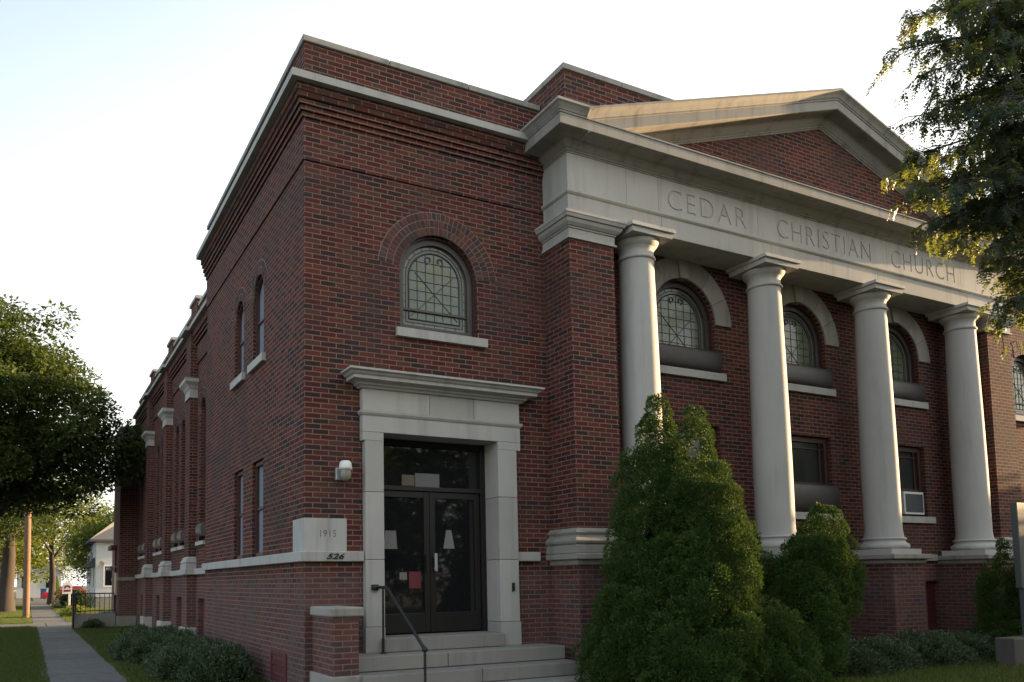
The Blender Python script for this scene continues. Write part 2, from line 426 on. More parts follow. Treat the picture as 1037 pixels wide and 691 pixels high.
# upper brick field and corbels, each standing proud of the wall below
mb = MB()
cp = [(0, YW), (0, 0), (XA, 0)]
cp = [(XA-.0, 0), (0, 0), (0, YW)]
def ring(z0, z1, q): mb.molding([(XA, 0), (0, 0), (0, YW)][::-1], [(-.02, z0), (q, z0), (q, z1), (-.02, z1)])
ring(5.235, 5.80, .022)
ring(5.80, 5.868, .045); ring(5.872, 5.936, .075); ring(5.942, 6.004, .10)
ring(6.03, 6.098, .12); ring(6.098, 6.20, .145)
obj('corbel_courses', mb, MB_BRICK, church)
mb = MB()
ring(6.2, 6.3, .235); obj('ledge', mb, M_STONE, church)
mb = MB(); mb.box(0.004, XA, .004, .30, 6.06, 6.86); mb.box(0.004, .30, .30, YW, 6.06, 6.86); obj('parapet', mb, MB_BRICK, church)
def coping(mb, x0, x1, y0, y1, z0, z1, n, axis):
    for i in range(n):
        if axis == 'x': a, b = x0+(x1-x0)*i/n, x0+(x1-x0)*(i+1)/n; mb.bbox(a+.004, b-.004, y0, y1, z0, z1, .01)
        else: a, b = y0+(y1-y0)*i/n, y0+(y1-y0)*(i+1)/n; mb.bbox(x0, x1, a+.004, b-.004, z0, z1, .01)
mb = MB(); coping(mb, -.03, XA-.01, -.03, .33, 6.86, 6.945, 3, 'x'); coping(mb, -.03, .33, .34, YW+.03, 6.86, 6.945, 5, 'y')
obj('coping', mb, M_STONE_D, church)
# stone belt and corner stone
mb = MB(); bp = .067
for path in ([(0, YW), (0, 0), (.775, 0)], [(3.115, 0), (XA-.23, 0)]):
    mb.molding(path, [(-.02, 0), (bp-.008, 0), (bp, .008), (bp, .121), (bp-.008, .129), (-.02, .129)])
obj('belt_course', mb, M_STONE, church)
mb = MB()
mb.box(-.006, .559, .013, .48, .1295, .552)
L = [rect(-.006, .559, .1295, .552)]+text_loops('1915', .20, .415, .315, .40, offset=-.01, spacing=1.1)
mb.loops(L, XY(-.008), 0, .012)
o = obj('corner_stone', mb, M_STONE, church); tag(o, 'pale limestone corner stone carved 1915')
me = text_mesh('526', shear=.35, ext=.02, offset=.015)
xs = [v.co.x for v in me.vertices]; ys = [v.co.y for v in me.vertices]
X0, X1, Y0, Y1 = min(xs), max(xs), min(ys), max(ys)
for v in me.vertices:
    x, y, z = v.co; v.co = (.265+(x-X0)/(X1-X0)*.24, -bp-.008+(z*.3), .03+(y-Y0)/(Y1-Y0)*.072)
obj('house_number', me, M_BLACK, church)

# ---- arch of header bricks
def brick_arch(c, zs, r0, rings, fn, a0=.10):
    mb = MB()
    for k in range(rings):
        ra, rb = r0+k*.108+.005, r0+(k+1)*.108-.010
        n = int(round((pi-2*a0)*(ra+rb)/2/.070))
        for i in range(n):
            g = .0135/((ra+rb)/2); t0 = a0+(pi-2*a0)*i/n+g/2; t1 = a0+(pi-2*a0)*(i+1)/n-g/2
            q = [(c+r*cos(t), zs+r*sin(t)) for r, t in ((ra, t0), (rb, t0), (rb, t1), (ra, t1))]
            d = random.uniform(-.004, .002)
            mb.add([fn(a, b, -.007+d) for a, b in q]+[fn(a, b, .05) for a, b in q],
                   [(0, 1, 2, 3), (0, 4, 5, 1), (1, 5, 6, 2), (2, 6, 7, 3), (3, 7, 4, 0)])
    bed = MB()
    A = arc(c, zs, r0-.001, a0, pi-a0); B = arc(c, zs, r0+rings*.108+.004, a0, pi-a0)
    bed.loops([A+B[::-1]], fn, -.003, .02)
    return mb, bed
def add_arch(c, zs, r0, rings, fn):
    a, b = brick_arch(c, zs, r0, rings, fn)
    o = obj('brick_arch', a, MB_VOUS, church); obj('mortar_bed', b, M_MORTAR, o)
add_arch(WCX, WZS, WH, 3, XY(0))
for c, h in SW: add_arch(c, 4.18, h, 2, YX(0))

# ---- stained glass arched window
def stained_window(c, h, z0, zs, y0, fn, depth, leadwork=True, frame_mat=M_GREYF, cover=None):
    """fn maps (a, b, t): frame band, border panes, centre pane, leads"""
    root = MB(); e = .004
    band = .105
    root.loops([archloop(c, h-e, z0, zs), archloop(c, h-band, z0+band, zs)], fn, depth-.05, depth+.05)
    fr = obj('window', root, frame_mat, church)
    # reveal lining
    rv = MB(); rv.loops([archloop(c, h-.002, z0+.003, zs), archloop(c, h-.028, z0+.03, zs)], fn, .07, depth-.052)
    obj('reveal_trim', rv, M_FRAME, fr)
    b1, b2 = band+.055, band+.105
    p = MB(); p.loops([archloop(c, h-band+.01, z0+band-.01, zs), archloop(c, h-b1, z0+b1, zs)], fn, depth, depth+.008); obj('border_pane', p, M_STAINB, fr)
    p = MB(); p.loops([archloop(c, h-b1, z0+b1, zs), archloop(c, h-b2, z0+b2, zs)], fn, depth+.001, depth+.009); obj('border_pane', p, M_STAINT, fr)
    p = MB(); p.loops([archloop(c, h-b2, z0+b2, zs)], fn, depth+.002, depth+.010); obj('pane', p, M_STAIN, fr)
    ld = MB()
    def bar(pts, w=.006): ld.tube([fn(a, b, depth-.003) for a, b in pts], w, 5)
    for off, w in ((band, .01), (b1, .006), (b2, .012)):
        L = archloop(c, h-off, z0+off, zs); bar(L+[L[0]], w)
    H = h-b2; zb = z0+b2; zt = zs+H
    # border joints
    for i in range(1, 11):
        a = pi*i/11; bar([(c+(h-band)*cos(a), zs+(h-band)*sin(a)), (c+(h-b1)*cos(a), zs+(h-b1)*sin(a))], .004)
    for k in range(1, 6):
        z = z0+band+(zs-z0-band)*k/6
        for sgn in (-1, 1): bar([(c+sgn*(h-band), z), (c+sgn*(h-b1), z)], .004)
    for k in range(1, 6):
        x = c-(h-band)+(2*(h-band))*k/6; bar([(x, z0+band), (x, z0+b1)], .004)
    if leadwork:
        inside = lambda a, b: abs(a-c) <= H and zb <= b <= (zs+sqrt(max(0, H*H-(a-c)**2)))
        for k in range(1, 6):
            x = c-H+2*H*k/6; top = zs+sqrt(max(0, H*H-(x-c)**2)); bar([(x, zb), (x, top)], .0045)
        z = zb+.14
        while z < zt-.05:
            hw = H if z < zs else sqrt(max(0, H*H-(z-zs)**2)); bar([(c-hw, z), (c+hw, z)], .0045); z += .14
        zc = (zb+zs)/2+.1
        for sx in (-1, 1):
            pts = [(c+sx*t, zc+t*.95) for t in np.linspace(-H*.92, H*.75, 12)]
            bar([p_ for p_ in pts if inside(*p_)], .005)
        for sx in (-1, 1):     # pair of scrolls under the crown
            cx, cz = c+sx*.085, zs+H-.105
            bar([(cx+sx*(.018+.045*t)*cos(-1.2+5.6*t)*-1, cz+(.018+.045*t)*sin(-1.2+5.6*t)) for t in np.linspace(0, 1, 22)], .010)
    mid = z0+(zs-z0)*.42
    ld.box(*( [0]*6 )) if False else None
    obj('leading', ld, M_LEAD, fr)
    mr = MB(); mr.loops([rect(c-h+band, c+h-band, mid-.016, mid+.016)], fn, depth-.03, depth-.004); obj('meeting_bar', mr, frame_mat, fr)
    return fr
def stone_sill(a0, a1, z0, z1, fn, name='sill'):
    s_ = MB(); s_.loops([rect(a0, a1, z0, z1)], fn, -.06, .12); return obj(name, s_, M_STONE, church)
stained_window(WCX, WH, WZ0, WZS, 0, XY(0), .16)
stone_sill(1.28, 2.695, 3.045, WZ0, XY(0))
# side windows of the wing
def plain_window(loop, inner, fn, depth=.10, pane=M_SKYTINT, bars=None, frame=M_FRAME):
    w = MB(); w.loops([loop, inner], fn, depth-.05, depth+.06); fr = obj('window', w, frame, church)
    p = MB(); p.loops([inner], fn, depth, depth+.01); obj('pane', p, pane, fr)
    if bars:
        b_ = MB()
        for r_ in bars: b_.loops([rect(*r_)], fn, depth-.03, depth-.002)
        obj('sash_bar', b_, frame, fr)
    return fr
for c, h in SW:
    e = .003
    plain_window(archloop(c, h-e, 3.168, 4.18), archloop(c, h-.045, 3.21, 4.18), YX(0), bars=[(c-h+.06, c+h-.06, 3.80, 3.84)])
    plain_window(rect(c-h+e, c+h-e, .138, 1.597), rect(c-h+.06, c+h-.06, .20, 1.54), YX(0), bars=[(c-h+.06, c+h-.06, .86, .90)])
    stone_sill(c-h-.12, c+h+.12, 3.045, 3.165, YX(0))

# ---- entrance: stone surround
mb = MB(); yf = -.095
JL0, JL1, JR0, JR1 = .785, 1.048, 2.80, 3.112
for (a, b) in ((JL0, JL1), (JR0, JR1)):
    for z0, z1 in ((-1.17, -.845), (-.84, .02), (.025, .90), (.905, 1.578)):
        t = .0 if z0 > -1 else .012
        mb.bbox(a-(t if a < 2 else 0), b+(t if a > 2 else 0), yf-t, .32, z0, z1, .006)
mb.bbox(JL0-.035, JR1+.065, yf-.004, .32, 1.69, 1.965, .006)       # lintel with ears
mb.bbox(JL0-.035, JL1, yf-.004, .32, 1.575, 1.688, .006); mb.bbox(JR0, JR1+.065, yf-.004, .32, 1.575, 1.688, .006)
mb.molding([(JL0-.035, .02), (JL0-.035, yf-.004), (JR1+.065, yf-.004), (JR1+.065, .02)], [(-.01, 1.905), (.012, 1.91), (.03, 1.94), (.03, 1.968), (-.01, 1.968)])
for a, b in ((JL0-.03, 1.73), (1.736, 2.42), (2.426, JR1+.06)): mb.bbox(a, b, yf, .02, 1.972, 2.262, .004)
mb.molding([(JL0-.03, .0), (JL0-.03, yf), (JR1+.06, yf), (JR1+.06, .0)],
           [(-.02, 2.26), (.03, 2.262), (.05, 2.285), (.085, 2.30), (.085, 2.318), (.12, 2.335), (.19, 2.345), (.19, 2.385), (.215, 2.40), (.235, 2.425), (.27, 2.44), (.27, 2.465), (.24, 2.475), (-.02, 2.53)])
ds = obj('door_surround', mb, M_STONE, church)
bell = MB(); bell.bbox(2.985, 3.02, yf-.028, yf-.001, -.42, -.30, .004); obj('doorbell', bell, M_BLACK, ds)
# ---- door
DY = .33; DX0, DX1 = 1.10, 2.80
mb = MB()
mb.box(1.045, 1.052, .0, 1.2, -1.2, 1.72); mb.box(2.803, 2.81, .33, 1.2, -1.2, 1.72); mb.box(1.05, 2.805, 1.2, 1.21, -1.2, 1.72); mb.box(1.05, 2.803, .33, 1.2, 1.70, 1.71)
obj('vestibule', mb, M_DARK, church)
mb = MB()
mb.bbox(1.052, 1.10, DY-.06, DY+.05, -.98, 1.688, .004); mb.bbox(2.72, 2.80, DY-.06, DY+.05, -.98, 1.688, .004)
mb.bbox(1.10, 2.72, DY-.05, DY+.05, 1.60, 1.686, .004); mb.bbox(1.10, 2.72, DY-.055, DY+.05, .985, 1.045, .004)
dr = obj('door', mb, M_BRONZE, church)
mb = MB(); mb.loops([rect(1.10, 2.72, 1.045, 1.60)], XY(DY), 0, .012); obj('transom_pane', mb, M_GLASS, dr)
for (a, b, hx) in ((1.105, 1.905, 1.845), (1.912, 2.715, 1.975)):
    mb = MB()
    mb.bbox(a, a+.085, DY-.025, DY+.02, -.965, .98, .004); mb.bbox(b-.085, b, DY-.025, DY+.02, -.965, .98, .004)
    mb.bbox(a+.085, b-.085, DY-.025, DY+.02, .89, .98, .004); mb.bbox(a+.085, b-.085, DY-.025, DY+.02, -.965, -.70, .004)
    lf = obj('door_leaf', mb, M_BRONZE, dr)
    mb = MB(); mb.loops([rect(a+.085, b-.085, -.70, .89)], XY(DY), 0, .012); obj('pane', mb, M_GLASS, lf)
    mb = MB(); mb.bbox(hx-.022, hx+.022, DY-.085, DY-.065, -.13, .12, .006); mb.box(hx-.012, hx+.012, DY-.066, DY-.02, -.10, -.07); mb.box(hx-.012, hx+.012, DY-.066, DY-.02, .06, .09)
    obj('handle', mb, M_ALU if hx > 1.9 else M_BRONZE, lf)
    mb = MB(); mb.bbox(a+.09, b-.09, DY+.05, DY+.075, .055, .085, .004); obj('push_bar', mb, M_ALU, lf)
# ---- steps, cheek pier
mb = MB()
mb.bbox(.99, 2.795, -.20, DY+.1, -1.165, -.985, .012)
for a, b in ((.42, 1.72), (1.727, 3.54)): mb.bbox(a, b, -.55, -.004, -1.35, -1.17, .012)
for a, b in ((.42, 2.02), (2.027, 3.56)): mb.bbox(a, b, -.90, -.004, -1.53, -1.357, .012)
mb.bbox(.42, 3.90, -1.28, -.004, GZ-.1, -1.535, .012)
obj('steps', mb, M_CONC, church)
mb = MB(); mb.box(.09, .415, -.775, -.003, -1.36, -.665); pr_ = obj('cheek_pier', mb, MB_BRICK, church)
mb = MB(); mb.bbox(.06, .474, -.81, -.003, -.668, -.557, .02); obj('cap', mb, M_STONE_D, pr_)
mb = MB(); mb.bbox(.06, .44, -.81, -.003, GZ-.1, -1.355, .012); obj('plinth', mb, M_STONE_D, pr_)
# vent and wall lamp
mb = MB(); mb.loops([rect(.75, 1.5, -1.58, -1.2), rect(.80, 1.45, -1.54, -1.24)], YX(-.02), 0, .05); vt = obj('basement_vent', mb, M_MAROON, church)
mb = MB()
for k in range(6): z = -1.53+k*.05; mb.box(-.012, .0, .8, 1.45, z, z+.032)
obj('louvre', mb, M_MAROON, vt)
mb = MB(); mb.bbox(.40, .475, -.05, -.002, 1.04, 1.20, .01); lp = obj('wall_lamp', mb, M_ALU, church)
mb = MB(); mb.lathe([(.0, 1.285), (.055, 1.28), (.075, 1.255), (.085, 1.20), (.083, 1.165), (.06, 1.165)], .50, -.13, 24); mb.box(.455, .51, -.10, -.04, 1.18, 1.24); obj('hood', mb, M_WHITE, lp)
mb = MB(); mb.lathe([(.072, 1.163), (.074, 1.10), (.062, 1.05), (.03, 1.025), (.0, 1.02)], .50, -.13, 24); obj('lamp_glass', mb, plain_mat("frosted_glass", (.26, .25, .21), .3), lp)

# ---- portico
for sx in (0, 1):
    mb = MB(); a, b = (XA, XB) if sx == 0 else (mir(XB), mir(XA))
    mb.box(a, b, -PD, .25, .05, 4.617)
    mb.box(a, b, -PD-.012, .25, GZ-.2, -.06)
    obj('corner_pier', mb, MB_BRICK, church)
# back wall of the portico with its windows
WX = [(COLX[i]+COLX[i+1])/2 for i in range(3)]
PH, PZ0, PZS = .70, 3.15, 3.985; LH = .72
holes = [archloop(c, PH, PZ0, PZS) for c in WX]+[rect(c-LH, c+LH, .86, 2.25) for c in WX]+[rect(c-.95, c+.95, -1.45, -.40) for c in WX]
mb = MB(); mb.loops([rect(XB-.1, mir(XB)+.1, GZ-.2, 5.3)]+holes, XY(.0), 0, .3); obj('portico_wall', mb, MB_BRICK, church)
for c in WX:
    mb = MB(); mb.box(c-.95, c+.95, .12, .16, -1.45, -.40)
    for k in range(9): mb.box(c-.95, c+.95, .10, .118, -1.42+k*.115, -1.36+k*.115)
    obj('basement_panel', mb, M_MAROON, church)
    # limestone voussoirs with a keystone
    mb = MB(); nv = 4
    for sgn in (0, 1):
        for k in range(3):
            t0 = (k)*(pi/2-.13)/3+.006; t1 = (k+1)*(pi/2-.13)/3-.003
            if sgn: t0, t1 = pi-t1, pi-t0
            A = arc(c, PZS, PH, t0, t1, 8); B = arc(c, PZS, 1.055, t0, t1, 8); mb.loops([A+B[::-1]], XY(0), -.03, .1)
    ks = [(c-.085, PZS+PH*.99), (c+.085, PZS+PH*.99), (c+.15, PZS+1.16), (c-.15, PZS+1.16)]
    mb.loops([ks], XY(0), -.06, .1); obj('stone_arch', mb, M_STONE_D, church)
    stained_window(c, PH, PZ0, PZS, 0, XY(0), .17, leadwork=True)
    stone_sill(c-.86, c+.86, PZ0-.125, PZ0, XY(0))
    stone_sill(c-.86, c+.86, .735, .86, XY(0))
# bulging covers over the lower part of windows
def cover(a0, a1, z0, z1, q, fn, mat, name='window_cover', pw=.55):
    n = 12; mbv = MB(); prof = [(0.02, z0)]+[(-q*abs(sin(pi*(i/n)))**pw, z0+(z1-z0)*(.5-.5*cos(pi*i/n))) for i in range(1, n)]+[(.02, z1)]
    vs = [fn(a, z, t) for a in (a0, a1) for t, z in prof]; k = len(prof)
    mbv.add(vs, [(i, i+1, k+i+1, k+i) for i in range(k-1)], True)
    mbv.add(vs[:k], [list(range(k))]); mbv.add(vs[k:], [list(range(k))[::-1]]); return obj(name, mbv, mat, church)
for c in WX: cover(c-PH-.02, c+PH+.06, PZ0+.01, PZ0+.38, .075, XY(0), M_COVER)
M_SCREEN = glass_mat("screened_glass", (.024, .028, .024), .10, .35)
for i, c in enumerate(WX):
    e = .003
    fr = plain_window(rect(c-LH+e, c+LH-e, .862, 2.247), rect(c-LH+.10, c+LH-.10, .95, 2.15), XY(0), .13, M_SCREEN,
                      bars=[(c-LH+.1, c+LH-.1, 1.36, 1.42), (c-LH+.19, c-LH+.215, 1.42, 2.15), (c+LH-.215, c+LH-.19, 1.42, 2.15), (c-LH+.1, c+LH-.1, 2.03, 2.05)])
    if i < 2: cover(c-LH-.02, c+LH+.06, .875, 1.38, .085, XY(0), M_COVER)
# pedestals
for i, x in enumerate(COLX):
    mb = MB(); cap = MB()
    mb.box(x-.44, x+.44, COLY-.43, .2, GZ-.2, -.06)
    cap.molding([(x-.44, -.001), (x-.44, COLY-.43), (x+.44, COLY-.43), (x+.44, -.001)],
                [(-.30, -.065), (.02, -.062), (.03, -.03), (.03, 0.0), (.09, .01), (.10, .02), (.10, .085), (.08, .095), (-.30, .095)])
    cap.box(x-.16, x+.16, COLY-.15, -.002, -.06, .09)
    pdl = obj('pedestal', mb, MB_BRICK, church); obj('pedestal_cap', cap, M_STONE_D, pdl)
for sx in (0, 1):
    cap = MB()
    a, b = (XA, XB+.16) if sx == 0 else (mir(XB)-.16, mir(XA))
    path = [(a, -.001), (a, -PD-.012), (b, -PD-.012), (b, -.001)]
    cap.molding(path, [(-.34, -.065), (.02, -.062), (.03, -.03), (.03, 0.0), (.085, .01), (.095, .02), (.095, .08), (.08, .092), (-.34, .092)])
    a, b = (XA, XB) if sx == 0 else (mir(XB), mir(XA))
    cap.molding([(a, -.001), (a, -PD), (b, -PD), (b, -.001)],
                [(-.3, .0925), (.075, .094), (.085, .10), (.085, .20), (.075, .21), (.055, .215), (.085, .24), (.095, .27), (.085, .30), (.06, .315), (.045, .325), (.035, .35), (.045, .365), (.06, .385), (.055, .41), (.03, .425), (.012, .45), (-.3, .452)])
    obj('pier_base', cap, M_STONE_D, church)
    mb = MB(); mb.box(*((XB-.02, COLX[0]-.43) if sx == 0 else (COLX[3]+.43, mir(XB)+.02)), -PD+.0, .2, GZ-.2, -.06)
    obj('pier_footing', mb, MB_BRICK, church)
for i in range(3):
    cap = MB(); cap.box(COLX[i]+.54, COLX[i+1]-.54, -.06, .02, -.0, .12); obj('belt_course', cap, M_STONE_D, church)
# columns
RB, RT, ZB, ZT = .305, .262, .095, 4.98
def entasis(t): return RB-(RB-RT)*(max(0, (t-.25)/.75)**1.35)
shaft = MB(); shaft.lathe([(entasis(t)+(.02*(1-t/.02) if t < .02 else 0), .395+(4.555-.395)*t) for t in np.linspace(0, 1, 30)], n=56)
base = MB(); base.bbox(-.415, .415, -.415, .40, ZB, .19, .006)
base.lathe([(.30, .19), (.375, .192), (.402, .215), (.408, .245), (.395, .28), (.365, .30), (.352, .305), (.338, .33), (.335, .345), (.345, .358), (.362, .366), (.364, .385), (.345, .398), (.30, .40)], n=56)
capi = MB(); capi.lathe([(.255, 4.545), (.282, 4.55), (.292, 4.572), (.282, 4.594), (.262, 4.60), (.262, 4.71), (.275, 4.72), (.275, 4.735), (.292, 4.745), (.325, 4.785), (.345, 4.83), (.335, 4.845), (.2, 4.85)], n=56)
capi.bbox(-.385, .385, -.385, .385, 4.845, 4.93, .004); capi.bbox(-.42, .42, -.42, .42, 4.928, 4.985, .006)
col_proto = None
sme, bme, cme = shaft.mesh('shaft', M_COL), base.mesh('base', M_COL), capi.mesh('capital', M_COL)
for x in COLX:
    c_ = obj('column', sme, None, church, (x, COLY, 0)); obj('column_base', bme, None, c_, (x, COLY, 0)); obj('capital', cme, None, c_, (x, COLY, 0))
# entablature
PP = [(XA, .0), (XA, -PD), (XR, -PD), (XR, 0)]
ent = MB()
JA = [XA, 5.50, COLX[1], COLX[2], COLX[3], XR]
for i in range(len(JA)-1): ent.bbox(JA[i]+(0 if i == 0 else .003), JA[i+1]-(0 if i == 4 else .003), -PD-.0, -.02, 4.985, 5.30, .004)
ent.molding(PP, [(-.05, 5.285), (.012, 5.29), (.035, 5.315), (.035, 5.345), (-.05, 5.35)])
en = obj('entablature', ent, M_STONE, church)
sof = MB(); sof.box(XB, mir(XB), -.3, .02, 4.99, 5.02); obj('soffit', sof, M_STONE_D, en)
fr = MB()
L = [rect(XA, XR, 5.35, 5.905)]
tz = (5.435, 5.765)
L += text_loops('CEDAR', 5.63, 7.33, *tz); L += text_loops('CHRISTIAN', 8.06, 10.50, *tz); L += text_loops('CHURCH', 11.09, 13.05, *tz)
for jx in (4.82, 5.45, 7.61, 10.96, 13.25, 13.75): L.append(rect(jx-.003, jx+.003, 5.352, 5.903))
fr.loops(L, XY(-PD), 0, .011)
fr.box(XA, XR, -PD+.011, 0, 5.35, 5.905)
obj('frieze', fr, M_STONE, en)
cor = MB()
cor.molding(PP, [(-.1, 5.90), (.012, 5.903), (.012, 5.925), (.03, 5.93), (.03, 5.955), (.045, 5.96), (.07, 5.985), (.12, 6.035), (.14, 6.05), (.36, 6.052), (.38, 6.06), (.38, 6.205), (.395, 6.215), (.395, 6.235), (-.1, 6.26)])
cyp = [(.38, 6.236), (.40, 6.245), (.415, 6.27), (.45, 6.31), (.478, 6.33), (.478, 6.365), (.3, 6.375), (-.1, 6.375), (-.1, 6.236)]
RX0 = 3.86       # where the raking cornice leaves the level cornice
cor.molding([(XA, .05), (XA, -PD), (RX0+.0, -PD)], cyp); cor.molding([(mir(RX0), -PD), (XR, -PD), (XR, .05)], cyp)
obj('cornice', cor, M_STONE_D, en)
# pediment: tympanum, attic block and raking cornice
SL = (8.14-6.37)/(XC-RX0)
tym = MB(); base_z = 6.10
zt = lambda x: 7.70-SL*abs(x-XC)
xl = XC-(7.70-base_z)/SL
tym.loops([[(xl, base_z), (mir(xl), base_z), (XC, 7.70)]], XY(-PD), 0, .25); pd = obj('pediment', tym, MB_BRICK, church)
def rake(mb, prof, x_end):
    """profile (q, dz) with dz relative to the raking top line"""
    for sgn in (-1, 1):
        k = len(prof); vs = []
        for xx in (x_end, XC):
            for q, dz in prof:
                z = 6.37+SL*(xx-RX0)+dz
                xo = xx if sgn < 0 else mir(xx); vs.append((xo, -PD-q, z))
        fs = [(i, i+1, k+i+1, k+i) for i in range(k-1)]+[(k-1, 0, k, 2*k-1)]
        mb.add(vs, fs); mb.add(vs[:k], [list(range(k))])
rk = MB()
rake(rk, [(-.2, -.145), (.385, -.145), (.405, -.13), (.43, -.085), (.465, -.045), (.48, -.035), (.48, .0), (.3, .015), (-.2, .02)], RX0-.06)
rake(rk, [(-.2, -.33), (.36, -.33), (.377, -.32), (.377, -.17), (.392, -.165), (.392, -.146), (-.2, -.146)], RX0-.02)
rake(rk, [(-.2, -.50), (.015, -.50), (.015, -.475), (.035, -.47), (.035, -.445), (.05, -.44), (.09, -.40), (.125, -.345), (.15, -.331), (-.2, -.331)], RX0+.9)
obj('raking_cornice', rk, M_STONE_D, pd)
at = MB(); at.box(XA, 12.2, -PD+.02, .3, 6.0, 7.18); at.box(XA, XA+.3, .3, 2.5, 6.0, 7.18)
ak = obj('attic', at, MB_BRICK, church)
cp_ = MB(); coping(cp_, XA-.03, 7.0, -PD-.01, .33, 7.18, 7.27, 3, 'x'); coping(cp_, XA-.03, XA+.33, .34, 2.5, 7.18, 7.27, 2, 'y')
obj('coping', cp_, M_STONE_D, ak)
# pier capitals
for sx in (0, 1):
    pc = MB(); a, b = (XA, XB) if sx == 0 else (mir(XB), mir(XA))
    pc.molding([(a, -.001), (a, -PD), (b, -PD), (b, -.001)],
               [(-.3, 4.617), (.035, 4.618), (.035, 4.645), (.02, 4.652), (.012, 4.66), (.012, 4.77), (.03, 4.775), (.03, 4.795), (.05, 4.80), (.085, 4.835), (.10, 4.87), (.10, 4.885), (.125, 4.89), (.14, 4.93), (.15, 4.94), (.15, 4.975), (.13, 4.984), (-.3, 4.984)])
    obj('pier_capital', pc, M_STONE, church)

# ---- right wing (mirror of the corner wing, mostly hidden by the portico)
RCX = mir(WCX)
mb = MB(); mb.loops([rect(XR-.3, mir(0), GZ-.2, 6.86), archloop(RCX, WH, WZ0, WZS)], XY(0), 0, .3); mb.box(mir(0)-.3, mir(0), .3, 12, GZ-.2, 6.86); obj('wing_wall', mb, MB_BRICK, church)
add_arch(RCX, WZS, WH, 3, XY(0)); stained_window(RCX, WH, WZ0, WZS, 0, XY(0), .16); stone_sill(RCX-.7, RCX+.7, 3.045, WZ0, XY(0))
mb = MB(); coping(mb, XR, mir(0)+.03, -.03, .33, 6.86, 6.945, 3, 'x'); obj('coping', mb, M_STONE, church)
mb = MB(); mb.molding([(XR, 0), (mir(0), 0)], [(-.02, 6.2), (.235, 6.2), (.235, 6.3), (-.02, 6.3)]); obj('ledge', mb, M_STONE, church)
mb = MB(); mb.molding([(XR+.2, 0), (mir(0), 0)], [(-.02, 0), (.067, 0), (.067, .129), (-.02, .129)]); obj('belt_course', mb, M_STONE, church)

# ---- nave side wall
XN, YN = .2, 19.0
PIL = [8.35, 11.75, 15.2]             # pilasters: near edges
PW = .55
NW = [(7.72, .33), (10.15, .30), (11.05, .30), (13.45, .30), (14.35, .30), (16.9, .3), (17.9, .3)]
mb = MB(); mb.loops([rect(YW-.2, YN+.1, GZ-.2, 5.45)]+[archloop(c, h, .64, 3.42) for c, h in NW]+[rect(c-.42, c+.42, -1.5, -.57) for c in (7.65, 10.45, 13.9, 17.4)], YX(XN), 0, .3)
mb.box(XN+.3, 14.2, YN-.4, YN+.1, GZ-.2, 5.9)
obj('nave_wall', mb, MB_BRICK, church)
mb = MB()
for y in PIL:
    mb = MB(); mb.box(XN-.16, XN+.05, y, y+PW, -.06, 4.0); mb.box(XN-.19, XN+.05, y-.03, y+PW+.03, GZ-.2, -.061); mb.box(XN-.16, XN+.05, y, y+PW, 3.99, 5.36); obj('pilaster', mb, MB_BRICK, church)
mb = MB()
for i, (a, b) in enumerate(((YW, PIL[0]), (PIL[0]+PW, PIL[1]), (PIL[1]+PW, PIL[2]), (PIL[2]+PW, YN))):
    mb.box(XN-.03, XN+.05, a, b, 4.62, 5.05); mb.box(XN-.07, XN+.05, a, b, 5.06, 5.12); mb.box(XN-.10, XN+.05, a, b, 5.13, 5.19); mb.box(XN-.13, XN+.05, a, b, 5.21, 5.36)
obj('corbel_courses', mb, MB_BRICK, church)
mb = MB(); mb.box(XN+.0, XN+.3, YW, YN, 5.45, 5.93)
for y in PIL: mb.box(XN-.05, XN+.32, y-.1, y+PW+.1, 5.45, 6.10)
obj('nave_parapet', mb, MB_BRICK, church)
mb = MB(); mb.molding([(XN, YN), (XN, YW)], [(-.02, 5.37), (.22, 5.37), (.22, 5.45), (-.02, 5.45)])
coping(mb, XN-.03, XN+.33, YW, YN, 5.93, 6.01, 8, 'y')
for y in PIL: mb.bbox(XN-.09, XN+.36, y-.14, y+PW+.14, 6.10, 6.18, .01); mb.bbox(XN-.30, XN+.05, y-.05, y+PW+.05, 5.365, 5.452, .006)
obj('nave_coping', mb, M_STONE, church)
mb = MB()
pth = [(XN, YN)]
for y in PIL[::-1]: pth += [(XN, y+PW+.03), (XN-.19, y+PW+.03), (XN-.19, y-.03), (XN, y-.03)]
pth.append((XN, YW))
mb.molding(pth, [(-.02, -.06), (.05, -.06), (.06, -.05), (.06, .06), (.05, .07), (-.02, .07)])
for y in PIL:
    mb.molding([(XN, y+PW), (XN-.16, y+PW), (XN-.16, y), (XN, y)], [(-.1, .07), (.07, .07), (.07, .16), (.05, .18), (.07, .21), (.06, .25), (.035, .27), (.03, .30), (.01, .33), (-.1, .33)])
    mb.molding([(XN, y+PW), (XN-.16, y+PW), (XN-.16, y), (XN, y)], [(-.1, 3.86), (.03, 3.86), (.02, 3.9), (.015, 4.05), (.04, 4.08), (.06, 4.13), (.11, 4.18), (.13, 4.20), (.13, 4.28), (-.1, 4.30)])
    mb.bbox(XN-.25, XN+.02, y-.09, y+PW+.09, GZ-.2, -1.2, .02)
obj('nave_trim', mb, M_STONE, church)
for c, h in NW: stone_sill(c-h-.1, c+h+.1, .56, .64, YX(XN))
for c, h in NW:
    e = .003
    plain_window(archloop(c, h-e, .643, 3.42), archloop(c, h-.055, .70, 3.42), YX(XN), .15, M_SKYTINT if c < 8 else M_SCREEN, bars=[(c-h+.05, c+h-.05, 2.2, 2.25), (c-h+.05, c+h-.05, 1.18, 1.22)])
    cover(c-h+.04, c+h-.04, .75, 1.03, .085, YX(XN), M_COVERP, pw=1.0)
    add_arch(c, 3.42, h, 2, YX(XN))
